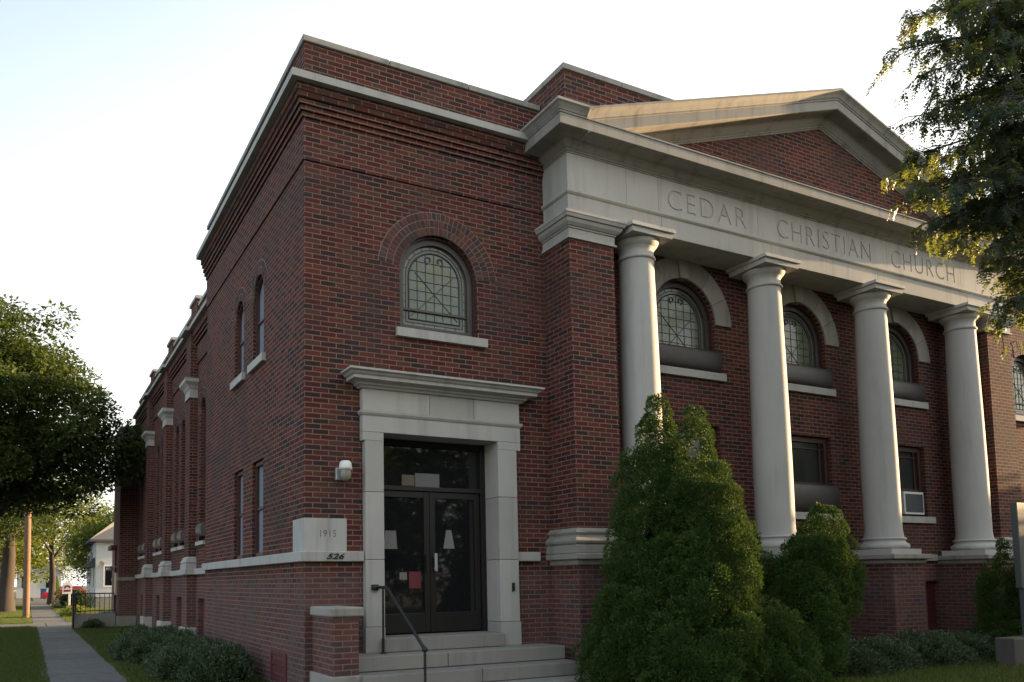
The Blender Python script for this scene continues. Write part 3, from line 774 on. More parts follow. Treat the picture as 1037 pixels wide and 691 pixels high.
for c in (7.65, 10.45, 13.9, 17.4):
    mb = MB(); mb.box(XN+.10, XN+.14, c-.42, c+.42, -1.5, -.57); mb.box(XN+.07, XN+.10, c-.02, c+.02, -1.5, -.57)
    obj('basement_panel', mb, M_MAROON, church)
mb = MB(); mb.box(.305, mir(.305), .305, 6.0, 5.78, 5.86); mb.box(XN+.31, 14.0, 6.0, YN-.5, 5.25, 5.33); obj('roof', mb, plain_mat("roof_felt", (.05, .05, .052), .95), church)
# ---- far stair block
mb = MB(); mb.box(-.36, 5, YN, 21.1, -1.3, 5.0)
fb = obj('stair_block', mb, MB_BRICK, church)
mb = MB(); mb.molding([(-.36, 21.1), (-.36, YN), (XN-.06, YN)], [(-.02, -.12), (.05, -.12), (.05, -.01), (-.02, -.01)]); obj('belt_course', mb, M_CONC, fb)
mb = MB(); mb.bbox(-.39, 5, YN-.03, 21.13, GZ-.2, -1.305, .01); obj('foundation', mb, M_CONC, fb)
mb = MB(); mb.bbox(-.40, 5, YN-.04, 21.14, 5.0, 5.09, .01); obj('coping', mb, M_CONC, fb)
mb = MB(); mb.bbox(-.42, -.362, 19.9, 20.8, -1.16, .95, .01); mb.bbox(-.56, -.362, 19.75, 20.95, .95, 1.1, .02); obj('side_door', mb, M_MAROON, fb)
mb = MB(); mb.bbox(-.43, -.362, 19.35, 19.75, -.6, .15, .01); obj('notice_case', mb, plain_mat("notice_case", (.35, .30, .19), .4), fb)
mb = MB(); mb.tube([(-.36, 19.6, .35), (-.55, 19.6, .38)], .02, 6); mb.lathe([(.0, .34), (.10, .33), (.12, .25), (.05, .22), (.0, .22)], -.60, 19.6, 14); obj('wall_lamp', mb, M_ALU, fb)
mb = MB()
for k in range(4): mb.bbox(-1.62+.26*k, -.40, 19.55, 21.0, GZ-.1, GZ+.135*(k+1), .01)
mb.bbox(-1.72, -.40, 19.38, 19.55, GZ-.1, GZ+.5, .015)
obj('side_steps', mb, M_CONC, fb)

# ================================================================== THINGS AT THE ENTRANCE
hr = thing('handrail', 'black pipe handrail running down the front entrance steps', 'handrail', (1.15, -.5, -1.17))
mb = MB()
hx = .925
mb.tube([(hx-.02, -.10, -.335), (hx, -.18, -.335), (hx+.03, -.30, -.335), (hx+.055, -.36, -.36), (hx+.17, -1.10, -1.03), (hx+.175, -1.16, -1.08)], .021, 10)
obj('rail', mb, M_BLACK, hr)
mb = MB(); mb.lathe([(.0, -.375), (.05, -.37), (.05, -.30), (.0, -.295)], hx-.02, -.112, 12); obj('wall_flange', mb, M_BLACK, hr)
mb = MB(); mb.tube([(hx+.02, -.27, -1.172), (hx+.02, -.27, -.345)], .015, 8); mb.lathe([(.045, -1.172), (.045, -1.16), (.0, -1.155)], hx+.02, -.27, 12); obj('post', mb, M_BLACK, hr)
mb = MB(); mb.tube([(hx+.175, -1.14, GZ+.1), (hx+.175, -1.14, -1.06)], .017, 8); mb.lathe([(.0, -1.10), (.033, -1.085), (.036, -1.06), (.02, -1.03), (.0, -1.028)], hx+.175, -1.14, 12); obj('post', mb, M_BLACK, hr)
def sheet(name, label, x0, x1, z0, z1, mat, y=DY-.004, skew=0.0):  # sheet colours are darkened to stand for the dim interior
    mb = MB(); mb.loops([[(x0, z0), (x1, z0), (x1-skew, z1), (x0+skew, z1)]], XY(y), 0, .002)
    return tag(obj(name, mb, mat), label, 'notice')
sheet('notice', 'white paper notice taped inside the left door glass', 1.22, 1.42, .18, .43, M_PAPER_DIM, skew=.02)
sheet('notice', 'white paper notice taped inside the right door glass', 2.13, 2.31, .19, .45, M_PAPER_DIM, skew=.05)
sheet('notice', 'red paper notice low on the left door glass', 1.59, 1.77, -.36, -.13, plain_mat("red_paper", (.15, .028, .03), .8))
sheet('notice', 'small white card beside the red notice on the left door', 1.45, 1.56, -.24, -.14, M_PAPER_DIM)
sheet('notice', 'cream card in the glass above the doors, smaller of the two', 1.50, 1.69, 1.06, 1.21, plain_mat("cream_paper", (.14, .125, .09), .8))
sheet('notice', 'wide grey poster in the glass above the doors', 1.70, 2.08, 1.05, 1.24, plain_mat("grey_paper", (.16, .16, .165), .8))
c = WX[2]
ac = thing('air_conditioner', 'pale window air conditioner in the lower right portico window', 'air conditioner', (c+.35, .05, .90))
mb = MB(); mb.bbox(c+.02, c+.64, .02, .28, .905, 1.35, .012); obj('case', mb, M_WHITE, ac)
mb = MB(); mb.box(c+.06, c+.60, .012, .018, .95, 1.305)
obj('grille', mb, M_GREY, ac)
# freestanding sign at the right edge
sg = thing('sign', 'tall grey sign panel on a low concrete base at the right edge of the lawn', 'sign', (10.9, -2.5, GZ))
mb = MB(); mb.bbox(10.42, 12.4, -2.62, -2.33, GZ-.1, -1.26, .02); obj('sign_base', mb, stone_mat("dark_concrete", (.12, .11, .10), (.07, .065, .06), .5), sg)
mb = MB(); mb.bbox(10.99, 12.3, -2.50, -2.40, -.5, .865, .01); obj('sign_panel', mb, M_GREY, sg)
mb = MB(); mb.bbox(11.05, 11.17, -2.49, -2.41, -1.27, -.5, .008); mb.bbox(12.1, 12.22, -2.49, -2.41, -1.27, -.5, .008); obj('sign_post', mb, M_GREY, sg)
# railing of the side steps
rl = thing('railing', 'black iron railing around the far side steps', 'railing', (-1, 19.4, GZ))
mb = MB(); mb.tube([(-1.64, 19.5, -1.2+.86-.2), (-.45, 19.5, -.54)], .022, 6); mb.tube([(-1.64, 19.5, -1.12), (-.45, 19.5, -1.10)], .018, 6)
obj('rail', mb, M_BLACK, rl)
mb = MB()
for k in range(9): x = -1.64+1.19*k/8; mb.tube([(x, 19.5, -1.2), (x, 19.5, -.54)], .011 if k else .03, 6)
obj('baluster', mb, M_BLACK, rl)
mb = MB(); mb.tube([(-1.72, 19.2, GZ), (-1.72, 19.2, -.55), (-1.64, 19.5, -.52)], .035, 8); obj('newel', mb, M_BLACK, rl)

# ================================================================== FOLIAGE
def quads(name, P, D, Nn, L, W_, mat, parent=None, fold=.25):
    """leaf blades: base P, direction D, normal Nn, length L, width W_ (arrays); each blade is a folded diamond"""
    n = len(P); D = D/np.linalg.norm(D, axis=1)[:, None]
    Sd = np.cross(D, Nn); Sd /= (np.linalg.norm(Sd, axis=1)[:, None]+1e-9); Up = np.cross(Sd, D)
    L = np.broadcast_to(L, (n,))[:, None]; W_ = np.broadcast_to(W_, (n,))[:, None]
    V = np.empty((n, 4, 3)); V[:, 0] = P; V[:, 1] = P+D*L*.45+Sd*W_*.5+Up*W_*fold; V[:, 2] = P+D*L; V[:, 3] = P+D*L*.45-Sd*W_*.5+Up*W_*fold
    me = bpy.data.meshes.new(name)
    me.vertices.add(4*n); me.vertices.foreach_set('co', V.reshape(-1).astype(np.float32))
    me.loops.add(4*n); me.loops.foreach_set('vertex_index', np.arange(4*n, dtype=np.int32))
    me.polygons.add(n); me.polygons.foreach_set('loop_start', np.arange(0, 4*n, 4, dtype=np.int32))
    me.polygons.foreach_set('loop_total', np.full(n, 4, np.int32)); me.update(calc_edges=True)
    me.materials.append(mat)
    return obj(name, me, None, parent)
def unit(n): v = rng.normal(size=(n, 3)); return v/np.linalg.norm(v, axis=1)[:, None]
def bark(name, c): return plain_mat(name, c, .95, nz=.5, nscale=10, bumpy=.6)
M_BARK = bark("bark", (.045, .036, .028)); M_BARKL = bark("bark_grey", (.10, .085, .07))

def ball_crown(name, centers, radii, per, lsize, mat, parent, flat=.55, droop=0.):
    """clumps of leaves: each clump an uneven flattened puff"""
    Ps, Ds, Ns = [], [], []
    for c, r in zip(centers, radii):
        n = max(6, int(per*r*r)); d = unit(n); rad = r*rng.uniform(.25, 1, n)**.6
        p = c+d*rad[:, None]*np.array([1, 1, flat])
        Ps.append(p); dd = d*np.array([1, 1, .5])+unit(n)*.6+np.array([0, 0, -droop]); Ds.append(dd)
        nn = np.array([0, 0, 1.])+unit(n)*.55; Ns.append(nn)
    P, D, Nn = map(np.concatenate, (Ps, Ds, Ns)); n = len(P)
    return quads(name, P, D, Nn, lsize*rng.uniform(.6, 1.25, n), lsize*rng.uniform(.45, .7, n), mat, parent)

def tree(name, label, base, height, crown, trunk_r, mat, lsize, per, nclump, clump_r, group=None, lean=(0, 0), seed=1, trunk_mat=None, limbs=9, shell=.55, cat='tree'):
    """crown: list of ellipsoids (centre, radii); trunk from base to the crown"""
    global rng
    rng = np.random.default_rng(seed)
    t = thing(name, label, cat, base, group)
    base = np.array(base, float); cs = []; rr = []
    for (c, rad) in crown:
        c = np.array(c, float); rad = np.array(rad, float); k = int(nclump*rad[0]*rad[1]*rad[2]/(crown[0][1][0]*crown[0][1][1]*crown[0][1][2])) or 6
        d = unit(k); q = rng.uniform(shell**3, 1, k)**(1/3)
        q *= 1+.16*np.sin(d[:, 0]*5+seed)*np.sin(d[:, 2]*6+d[:, 1]*4)
        cs.append(c+d*q[:, None]*rad); rr.append(clump_r*rng.uniform(.6, 1.35, k))
    cs = np.concatenate(cs); rr = np.concatenate(rr)
    ball_crown('crown', cs, rr, per, lsize, mat, t)
    mb = MB(); top = np.array([base[0]+lean[0], base[1]+lean[1], base[2]+height*.62])
    pts = [base+(top-base)*s+np.array([.08*sin(s*5+seed), .08*cos(s*4+seed), 0])*height/8*min(1, s*3) for s in np.linspace(0, 1, 8)]
    mb.tube([base-np.array([0, 0, .1])]+[p for p in pts[1:]], [trunk_r*1.35]+[trunk_r*(1-.55*s) for s in np.linspace(.1, 1, 7)], 12)
    sel = rng.choice(len(cs), min(limbs, len(cs)), replace=False)
    for i in sel:
        s = rng.uniform(.45, .98); a = base+(top-base)*s; b = cs[i]
        m = (a+b)/2+np.array([0, 0, .12*np.linalg.norm(b-a)])
        mb.tube([a, (a*.45+m*.55)+rng.normal(size=3)*.05, m, (m+b)/2+rng.normal(size=3)*.06, b], [trunk_r*.42, trunk_r*.34, trunk_r*.24, trunk_r*.15, trunk_r*.05], 7)
    obj('trunk', mb, trunk_mat or M_BARK, t)
    return t
LM_DARK = leaf_mat("leaf_maple", [(.036, .060, .020), (.050, .080, .024), (.062, .095, .026), (.042, .068, .028)], .32, (.14, .17, .02))
LM_YEL = leaf_mat("leaf_light", [(.075, .11, .022), (.095, .13, .025), (.06, .09, .02)], .45, (.26, .27, .03))
LM_LOC = leaf_mat("leaf_locust", [(.034, .058, .048), (.044, .070, .056), (.030, .052, .046), (.050, .076, .046)], .34, (.36, .40, .03))
LM_ARB = leaf_mat("leaf_arborvitae", [(.026, .054, .014), (.042, .080, .020), (.060, .102, .027), (.034, .066, .018)], .12, (.13, .19, .02), .75)
LM_ARB.node_tree.nodes["Principled BSDF"].inputs["Specular IOR Level"].default_value = .08
LM_YEW = leaf_mat("leaf_yew", [(.034, .060, .026), (.050, .082, .036), (.066, .100, .046), (.042, .070, .028)], .10, (.08, .10, .02), .5)
LM_GRASS = leaf_mat("grass_blade", [(.045, .075, .016), (.06, .095, .02), (.075, .10, .025), (.05, .08, .02)], .35, (.16, .19, .02), .6)

# dark maple on the parkway, left
tree('maple_tree', 'large dark green tree on the grass strip, its crown spreading against the church', (-4.75, 17.6, GZ), 11.0,
     [((-4.3, 18.0, 4.7), (3.5, 3.3, 2.7)), ((-4.3, 18.2, 7.0), (2.3, 2.2, 1.75)), ((-1.75, 17.3, 3.75), (1.65, 1.6, 1.35)), ((-2.6, 17.2, 5.2), (1.6, 1.5, 1.5)), ((-5.5, 16.5, 3.6), (2.3, 2.2, 1.8)), ((-.95, 17.3, 3.5), (1.0, 1.0, .95)), ((-1.6, 17.0, 2.6), (1.0, 1.0, .6)), ((-.62, 16.8, 3.9), (1.0, 1.1, .95)), ((-3.9, 19.6, 2.5), (1.9, 1.5, .8))],
     .30, LM_DARK, .150, 420, 300, .56, lean=(1.0, 1.0), seed=11, limbs=18)
# street trees farther on
tree('street_tree', 'thick trunked tree on the grass strip, left of the utility pole', (-4.15, 41, GZ), 12,
     [((-4.6, 41, 6.2), (4.2, 4.2, 3.2)), ((-3.5, 38.5, 4.0), (3.0, 2.8, 1.8))], .42, LM_DARK, .24, 70, 150, .9, seed=12, group=None, limbs=10)
tree('street_tree', 'slender grey trunked tree near the far end of the sidewalk', (-1.42, 58.5, GZ), 10,
     [((-1.6, 58.5, 5.4), (4.0, 3.6, 2.9)), ((-3.6, 55.5, 4.4), (2.6, 2.6, 1.6))], .26, LM_YEL, .27, 60, 140, .9, seed=13, limbs=9)
tree('yard_tree', 'sunlit yellow green tree in front of the white house', (1.1, 62 - 12.5, GZ), 7.5,
     [((.9, 49.5, 2.0), (1.75, 1.8, 1.9)), ((1.7, 50, 3.6), (1.6, 1.6, 1.4))], .16, LM_YEL, .2, 90, 130, .6, seed=14, limbs=7)
for k, (x, y, h, r) in enumerate(((-5.2, 78, 13, 5), (-17, 52, 13, 5.2), (-18, 92, 14, 6), (5.5, 92, 12, 5), (-9, 150, 15, 8), (9, 130, 14, 8), (0, 175, 15, 9))):
    lab = ['tree on the far grass strip beyond the cross street, left of the far sidewalk', 'tree across the side street, hidden behind the dark crown', 'tree across the street far beyond the crossing',
           'tree behind the parked red car, beyond the cross street', 'hazy tree at the far left end of the street', 'rounded tree at the far right end of the street', 'tree closing the view at the very end of the sidewalk'][k]
    tree('distant_tree', lab, (x, y, GZ), h, [((x, y, h*.58+GZ), (r, r, h*.36)), ((x+.5, y-1, h*.36+GZ), (r*.8, r*.8, h*.2))], .3, (LM_YEL if k in (0, 3, 6) else LM_DARK), .42, 26, 110, 1.5, seed=30+k, limbs=6)

# feathery tree hanging in from the right
def frond_tree():
    global rng
    rng = np.random.default_rng(5)
    t = thing('locust_tree', 'feathery leaved tree hanging in at the upper right before the pediment', 'tree', (11.4, -6.2, GZ))
    mb = MB(); base = Vector((11.4, -6.2, GZ)); 
    mb.tube([base-Vector((0, 0, .1)), (11.35, -6.2, 0), (11.2, -6.1, 2.2), (11.1, -6.0, 4.5), (10.9, -5.7, 7.2), (10.7, -5.5, 10)], [.30, .24, .22, .19, .14, .05], 12)
    boughs = [  # start, end, sag
        ((11.05, -6.0, 5.77), (5.76, -4.05, 5.97)), ((11.05, -6.0, 6.94), (6.39, -3.86, 6.64)), ((11.05, -6.0, 5.95), (6.05, -4.11, 5.15)), ((11.05, -6.0, 5.10), (6.65, -3.62, 5.05)),
        ((11.05, -6.0, 5.94), (5.65, -4.50, 5.39)), ((11.05, -6.0, 5.92), (6.44, -4.29, 6.12)), ((11.05, -6.0, 6.35), (5.88, -4.68, 6.05)), ((11.05, -6.0, 7.43), (7.16, -4.25, 6.63)),
        ((11.05, -6.0, 5.67), (6.45, -4.70, 5.62)), ((11.05, -6.0, 6.79), (7.33, -4.53, 6.24)), ((11.05, -6.0, 5.51), (7.12, -4.15, 5.71)), ((11.05, -6.0, 5.35), (6.40, -4.85, 5.05)),
        ((11.05, -6.0, 6.44), (7.29, -4.67, 5.64)), ((11.05, -6.0, 5.23), (6.26, -4.34, 5.18)), ((11.05, -6.0, 5.48), (6.83, -4.15, 4.93)), ((11.05, -6.0, 4.52), (6.47, -4.63, 4.72)),
        ((11.05, -6.0, 5.51), (7.58, -4.33, 5.21)), ((11.05, -6.0, 5.16), (6.43, -4.12, 4.36)), ((11.05, -6.0, 4.17), (6.08, -4.60, 4.12)), ((11.05, -6.0, 5.11), (7.16, -4.29, 4.56)),
        ((11.05, -6.0, 4.12), (6.84, -4.77, 4.32)), ((11.05, -6.0, 4.82), (6.75, -3.62, 4.52)), ((11.05, -6.0, 4.79), (6.58, -3.94, 4.00)), ((11.05, -6.0, 4.16), (7.05, -3.96, 4.11)),
        ((11.05, -6.0, 4.56), (6.81, -4.39, 4.01)), ((11.05, -6.0, 3.78), (6.74, -4.70, 3.98)), ((11.05, -6.0, 4.50), (7.66, -4.50, 4.20)), ((11.05, -6.0, 4.42), (6.87, -4.50, 3.62)),
        ((11.05, -6.0, 3.62), (7.42, -4.33, 3.57)), ((11.05, -6.0, 3.56), (7.18, -4.49, 3.01)), ((11.05, -6.0, 3.20), (7.75, -4.36, 3.39)),
        ((11.0, -5.9, 6.0), (13.6, -4.2, 6.6)), ((10.9, -5.8, 7.2), (13.2, -7.6, 8.0)), ((10.9, -5.8, 6.4), (10.4, -8.6, 7.4)), ((10.8, -5.6, 8.0), (12.4, -4.4, 9.2))]
    P, D, Nn, LL = [], [], [], []
    boughs += [(a, tuple(np.array(b)+rng.normal(size=3)*np.array([.35, .3, .22])+np.array([.25, -.1, 0]))) for k_, (a, b) in enumerate(boughs) if b[0] < 9 and k_ % 2]
    boughs += [((11.05, -6, 3.2), (7.5, -4.5, 3.25)), ((11.05, -6, 3.4), (7.8, -4.2, 3.55)), ((11.05, -6, 3.0), (7.6, -4.6, 2.95)), ((11.05, -6, 3.6), (7.3, -4.35, 3.75))]
    for a, b in boughs:
        a = np.array(a); b = np.array(b); b = b+(a-b)*(.05 if b[2] > 4.2 else .03); ln = np.linalg.norm(b-a)
        pts = [a+(b-a)*s+np.array([0, 0, .12*ln*sin(pi*s)*(1 if s < .6 else .8)]) for s in np.linspace(0, 1, 9)]
        mb.tube(pts, [.045*(1-s)+.008 for s in np.linspace(0, 1, 9)], 6)
        for s in np.linspace(.30, 1, int(7+ln*3)):
            c = a+(b-a)*s+np.array([0, 0, .12*ln*sin(pi*s)])
            for _ in range(3):
                dr = unit(1)[0]*np.array([1, 1, .35])+(b-a)/ln*.55; dr /= np.linalg.norm(dr)
                tl = rng.uniform(.22, .52)*(1.1-.35*s)
                tip = c+dr*tl+np.array([0, 0, -.38*tl])
                mb.tube([c, (c+tip)/2+np.array([0, 0, .05]), tip], [.008, .006, .003], 4, caps=False)
                for _k in range(10):      # fronds along the twig
                    q = rng.uniform(.15, 1.05); o = c+(tip-c)*q
                    fd = dr*.5+unit(1)[0]*.8+np.array([0, 0, -.8]); fd /= np.linalg.norm(fd); fl = rng.uniform(.08, .15)
                    side = np.cross(fd, [0, 0, 1.]+rng.normal(size=3)*.3); side /= np.linalg.norm(side)
                    m = 6
                    for j in range(m):
                        w = (j+1)/m
                        for sg_ in (-1, 1):
                            P.append(o+fd*fl*w+np.array([0, 0, -.05*w*w])); D.append(fd*.55+side*sg_*1.0+np.array([0, 0, -.25])+rng.normal(size=3)*.3); Nn.append(np.cross(fd, side)); LL.append(fl*.40*(1.1-.4*w)*rng.uniform(.7, 1.2))
    P, D, Nn, LL = map(np.array, (P, D, Nn, LL))
    quads('crown', P, D, Nn, LL, LL*.55, LM_LOC, t, .05)
    obj('trunk', mb, M_BARK, t)
frond_tree()

# arborvitae: clumps of scale-leaved sprays over a conical body
M_SHADE = plain_mat("shrub_inner_shade", (.010, .014, .006), .95)  # near-black colour standing in for the shade inside the foliage
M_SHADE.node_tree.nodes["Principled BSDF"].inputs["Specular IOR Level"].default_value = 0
def arbor(label, cones, seed, density=1.0, lobes=()):
    """cones: (base xyz, top xyz, base radius, profile power)"""
    global rng
    rng = np.random.default_rng(seed)
    b0 = cones[0][0]; t = thing('evergreen_shrub', label, 'shrub', (b0[0], b0[1], GZ))
    P, D, Nn, LL = [], [], [], []; core = MB()
    for (b, tp, R, pw) in cones:
        b = np.array(b, float); tp = np.array(tp, float); ax = tp-b; H = np.linalg.norm(ax)
        rad = lambda s: R*(min(1, s/.12)**.5)*(max(0., 1-s)**pw)+.03
        ph = rng.uniform(0, 6)
        core.tube([b+ax*s for s in np.linspace(0, .66, 12)], [max(.012, rad(s)*(.58-.45*s)-.02) for s in np.linspace(0, .66, 12)], 10)
        nc = int(density*330*R*H)
        for _ in range(nc):
            s = 1-sqrt(rng.uniform(0, 1))*.999 if rng.uniform() < .75 else rng.uniform(0, 1)
            s = min(s, .985); th = rng.uniform(0, 2*pi)
            lump = 1+.14*sin(3*th+9*s+ph)+.10*sin(7*th-22*s+ph)
            out = np.array([cos(th), sin(th), 0.]); rr = rad(s)*lump*rng.uniform(.72, 1.06)
            c = b+ax*s+out*rr; cr = rng.uniform(.09, .19)*(1 if s < .8 else .5)
            nrm = out*.8+np.array([0, 0, .55]); nrm /= np.linalg.norm(nrm)
            m = int(40+5200*cr*cr+cr*260)
            d = unit(m); d += nrm*.6; d /= np.linalg.norm(d, axis=1)[:, None]
            p = c+d*cr*rng.uniform(.68, 1.0, (m, 1))
            P.append(p); D.append(d*.9+np.array([0, 0, .35])+unit(m)*.35); Nn.append(unit(m)); LL.append(rng.uniform(.018, .042, m))
    P, D, Nn, LL = map(np.concatenate, (P, D, Nn, LL))
    quads('foliage', P, D, Nn, LL, LL*.55, LM_ARB, t, .1); obj('shade_core', core, M_SHADE, t)  # dark core cones paint the shade between the sprays
arbor('tall pointed evergreen shrub standing behind its twin, nearest the left column', [((4.15, -1.62, GZ), (4.28, -1.72, 2.14), .80, .80), ((3.78, -1.75, GZ), (3.68, -1.8, -.15), .56, .6)], 3)
arbor('tall pointed evergreen shrub in front, right twin before the portico', [((4.45, -2.15, GZ), (4.47, -2.2, 1.88), .74, .74), ((3.95, -2.4, GZ), (3.88, -2.4, -.55), .52, .6), ((5.0, -2.3, GZ), (5.0, -2.3, -.45), .5, .6)], 4)
arbor('small dark round topped evergreen between the tall pair and the second column', [((5.95, -1.35, GZ), (6.08, -1.40, .60), .50, .45)], 5)
arbor('leaning evergreen shrub with a bent pointed top, right of the tall pair', [((6.0, -2.1, GZ), (7.08, -2.0, .70), .50, .42), ((5.35, -2.35, GZ), (5.4, -2.35, -.55), .58, .5), ((6.85, -1.95, -.8), (7.55, -1.95, .02), .36, .5), ((6.75, -2.0, -.9), (7.08, -2.0, .72), .36, .5)], 6)
arbor('evergreen shrub half cut off at the right edge beside the grey sign', [((12.1, -1.75, GZ), (12.15, -1.75, .35), .5, .55)], 8, .9)
# low yew bushes
def yew(label, blobs, seed, cat='bush'):
    global rng
    rng = np.random.default_rng(seed); x, y, z = blobs[0][0]
    t = thing('yew_bush', label, cat, (x, y, GZ)); P, D, Nn, LL = [], [], [], []; core = MB()
    for (c, r) in blobs:
        c = np.array(c, float); r = np.array(r, float)
        core.add(*sphere(c, r*.78))
        n = int(2600*(r[0]*r[1]+r[0]*r[2]+r[1]*r[2]))
        d = unit(n); d = d[d[:, 2] > -.35]; n = len(d)
        lump = 1+.10*np.sin(d[:, 0]*7+c[0]*3)*np.sin(d[:, 1]*8+1)+.07*np.sin(d[:, 2]*11+d[:, 0]*9)
        p = c+d*r*(lump*rng.uniform(.86, 1.03, n))[:, None]; p = p[p[:, 2] > GZ]; d = d[:len(p)]; 
        for _ in range(9):
            m = len(p); dd = (p-c)/r; dd /= np.linalg.norm(dd, axis=1)[:, None]
            P.append(p+rng.normal(size=(m, 3))*.022); D.append(dd*.7+unit(m)*.75+np.array([0, 0, .35])); Nn.append(unit(m)); LL.append(rng.uniform(.025, .055, m))
    P, D, Nn, LL = map(np.concatenate, (P, D, Nn, LL))
    quads('foliage', P, D, Nn, LL, LL*.34, LM_YEW, t, .1); obj('shade_core', core, M_SHADE, t)  # dark inner blobs paint the shade within the bush
def sphere(c, r, nu=16, nv=9):
    vs = [(c[0], c[1], c[2]-r[2])]; fs = []
    for j in range(1, nv):
        ph = -pi/2+pi*j/nv
        for i in range(nu): a = 2*pi*i/nu; vs.append((c[0]+r[0]*cos(ph)*cos(a), c[1]+r[1]*cos(ph)*sin(a), c[2]+r[2]*sin(ph)))
    vs.append((c[0], c[1], c[2]+r[2])); last = len(vs)-1
    for i in range(nu):
        fs.append((0, 1+(i+1) % nu, 1+i)); fs.append((last, last-nu+i, last-nu+(i+1) % nu))
        for j in range(nv-2): o = 1+j*nu; fs.append((o+i, o+(i+1) % nu, o+nu+(i+1) % nu, o+nu+i))
    return vs, fs
yew('low clipped yew bush by the side wall, the nearer and wider of the two', [((-.72, 3.4, GZ+.02), (.62, 1.1, .53)), ((-.60, 2.25, GZ+.02), (.52, .75, .50)), ((-.75, 4.5, GZ+.02), (.55, .7, .51)), ((-1.0, 2.9, GZ+.02), (.42, .6, .44))], 21)
yew('low clipped yew bush by the side wall, the farther one with a flat top', [((-.88, 7.2, GZ+.02), (.74, 1.2, .56)), ((-.80, 5.8, GZ+.02), (.68, .85, .55)), ((-1.15, 6.4, GZ+.02), (.5, .6, .48))], 22)
yew('dark spreading yew hedge along the foot of the portico', [((8.3, -1.75, GZ), (.95, .5, .46)), ((9.6, -1.7, GZ), (1.0, .5, .50)), ((10.7, -1.6, GZ), (.8, .45, .44)), ((7.5, -1.9, GZ), (.7, .45, .40))], 23, 'hedge')
yew('small dark red bush beside the far side steps', [((-1.15, 18.6, GZ), (.35, .35, .32))], 24)

# grass
def grass(name, areas, seed):
    global rng
    rng = np.random.default_rng(seed); P = []
    for x0, x1, y0, y1, dens in areas:
        n = int((x1-x0)*(y1-y0)*dens); P.append(np.stack([rng.uniform(x0, x1, n), rng.uniform(y0, y1, n), np.full(n, GZ)], 1))
    P = np.concatenate(P); n = len(P); D = unit(n)*.5+np.array([0, 0, 1.]); L = rng.uniform(.04, .10, n)*(.7+.6*rng.random(n))
    o = quads(name, P, D, unit(n), L, .009+.006*rng.random(n), LM_GRASS, None, 0); tag(o, 'mown green grass of the lawns beside the sidewalk', 'grass', kind='stuff')
grass('grass', [(-5.2, -2.88, -.5, 8, 2600), (-6.1, -2.88, 8, 21.5, 2600), (-6.1, -2.88, 24.4, 36, 1200), (-6.1, -2.88, 36, 58, 450), (-1.74, .18, 1, 19, 2300), (-2.9, -2.76, 3, 21, 1500), (-1.64, 1.5, 24.4, 44, 900), (-1.5, 5, 44, 59, 250), (4.5, 13, -4.2, -1.2, 1300)], 41)

# ================================================================== STREET THINGS
M_POLE = bark("pole_wood", (.20, .125, .075))
up_ = thing('utility_pole', 'brown wooden utility pole beside the sidewalk', 'pole', (-3.1, 30, GZ))
mb = MB(); mb.tube([(-3.1, 30, GZ-.1), (-3.12, 30, 2), (-3.16, 30, 7.5)], [.145, .135, .11], 14); obj('shaft', mb, M_POLE, up_)
mb = MB(); mb.bbox(-4.2, -2.1, 29.85, 29.97, 6.9, 7.03, .01); obj('crossarm', mb, M_POLE, up_)
ys = thing('yard_sign', 'small white signboard with a red emblem on a white post', 'sign', (-.86, 42, GZ))
mb = MB(); mb.bbox(-.92, -.80, 41.95, 42.05, GZ, -.35, .01); obj('post', mb, M_WHITE, ys)
mb = MB(); mb.loops([[(-1.25, -.75), (-.72, -.75), (-.72, -.3)]+[(-.985+.265*cos(pi*i/12), -.3+.26*sin(pi*i/12)) for i in range(13)]+[(-1.25, -.3)]], XY(41.9), 0, .04); obj('board', mb, M_WHITE, ys)
mb = MB(); mb.loops([arc(-.985, -.42, .19, 0, pi, 12)+arc(-.985, -.42, .09, pi, 0, 10)], XY(41.885), 0, .01); mb.loops([rect(-1.17, -.80, -.62, -.50)], XY(41.885), 0, .01); obj('emblem', mb, plain_mat("red_paint", (.20, .02, .025), .5), ys)
bn = thing('banner', 'narrow yellow green banner on a pole beyond the signboard', 'banner', (-1.36, 46, GZ))
mb = MB(); mb.tube([(-1.46, 46, GZ), (-1.46, 46, .35)], .02, 6); obj('pole', mb, M_GREY, bn)
mb = MB(); mb.add([(-1.44, 46, -.9), (-1.22, 46.02, -.85), (-1.28, 45.98, -.2), (-1.40, 46, .3), (-1.44, 46, .32)], [(0, 1, 2, 3, 4)]); obj('cloth', mb, leaf_mat("banner_cloth", [(.35, .42, .03), (.35, .42, .03)], .4, (.5, .6, .03)), bn)
# white house
hs = thing('house', 'white clapboard house with a grey gable roof beyond the church', 'house', (4.2, 50, GZ))
M_CLAP, nt, b = newmat("clapboard")
g = nt.nodes.new("ShaderNodeNewGeometry"); sp = nt.nodes.new("ShaderNodeSeparateXYZ"); nt.links.new(g.outputs['Position'], sp.inputs[0])
fr_ = mth(nt, 'FRACT', mth(nt, 'MULTIPLY', sp.outputs[2], 8)); nt.links.new(mixc(nt, (.62, .65, .68), (.42, .44, .47), mth(nt, 'MULTIPLY', noise(nt, 3, 3), .5)), b.inputs['Base Color']); bump(nt, b, fr_, .8, .02)
HX0, HX1, HY0, HY1, HE = .72, 8.2, 44.5, 53, 2.5
mb = MB(); mb.box(HX0, HX1, HY0, HY1, -1.0, HE)
obj('wall', mb, M_CLAP, hs)
mb = MB(); E_ = [(HX0-.4, HY0-.4), (HX1+.4, HY0-.4), (HX1+.4, HY1+.4), (HX0-.4, HY1+.4)]
ra, rb_ = (3.9, (HY0+HY1)/2-.5, HE+3.0), (5.0, (HY0+HY1)/2+.5, HE+3.0)
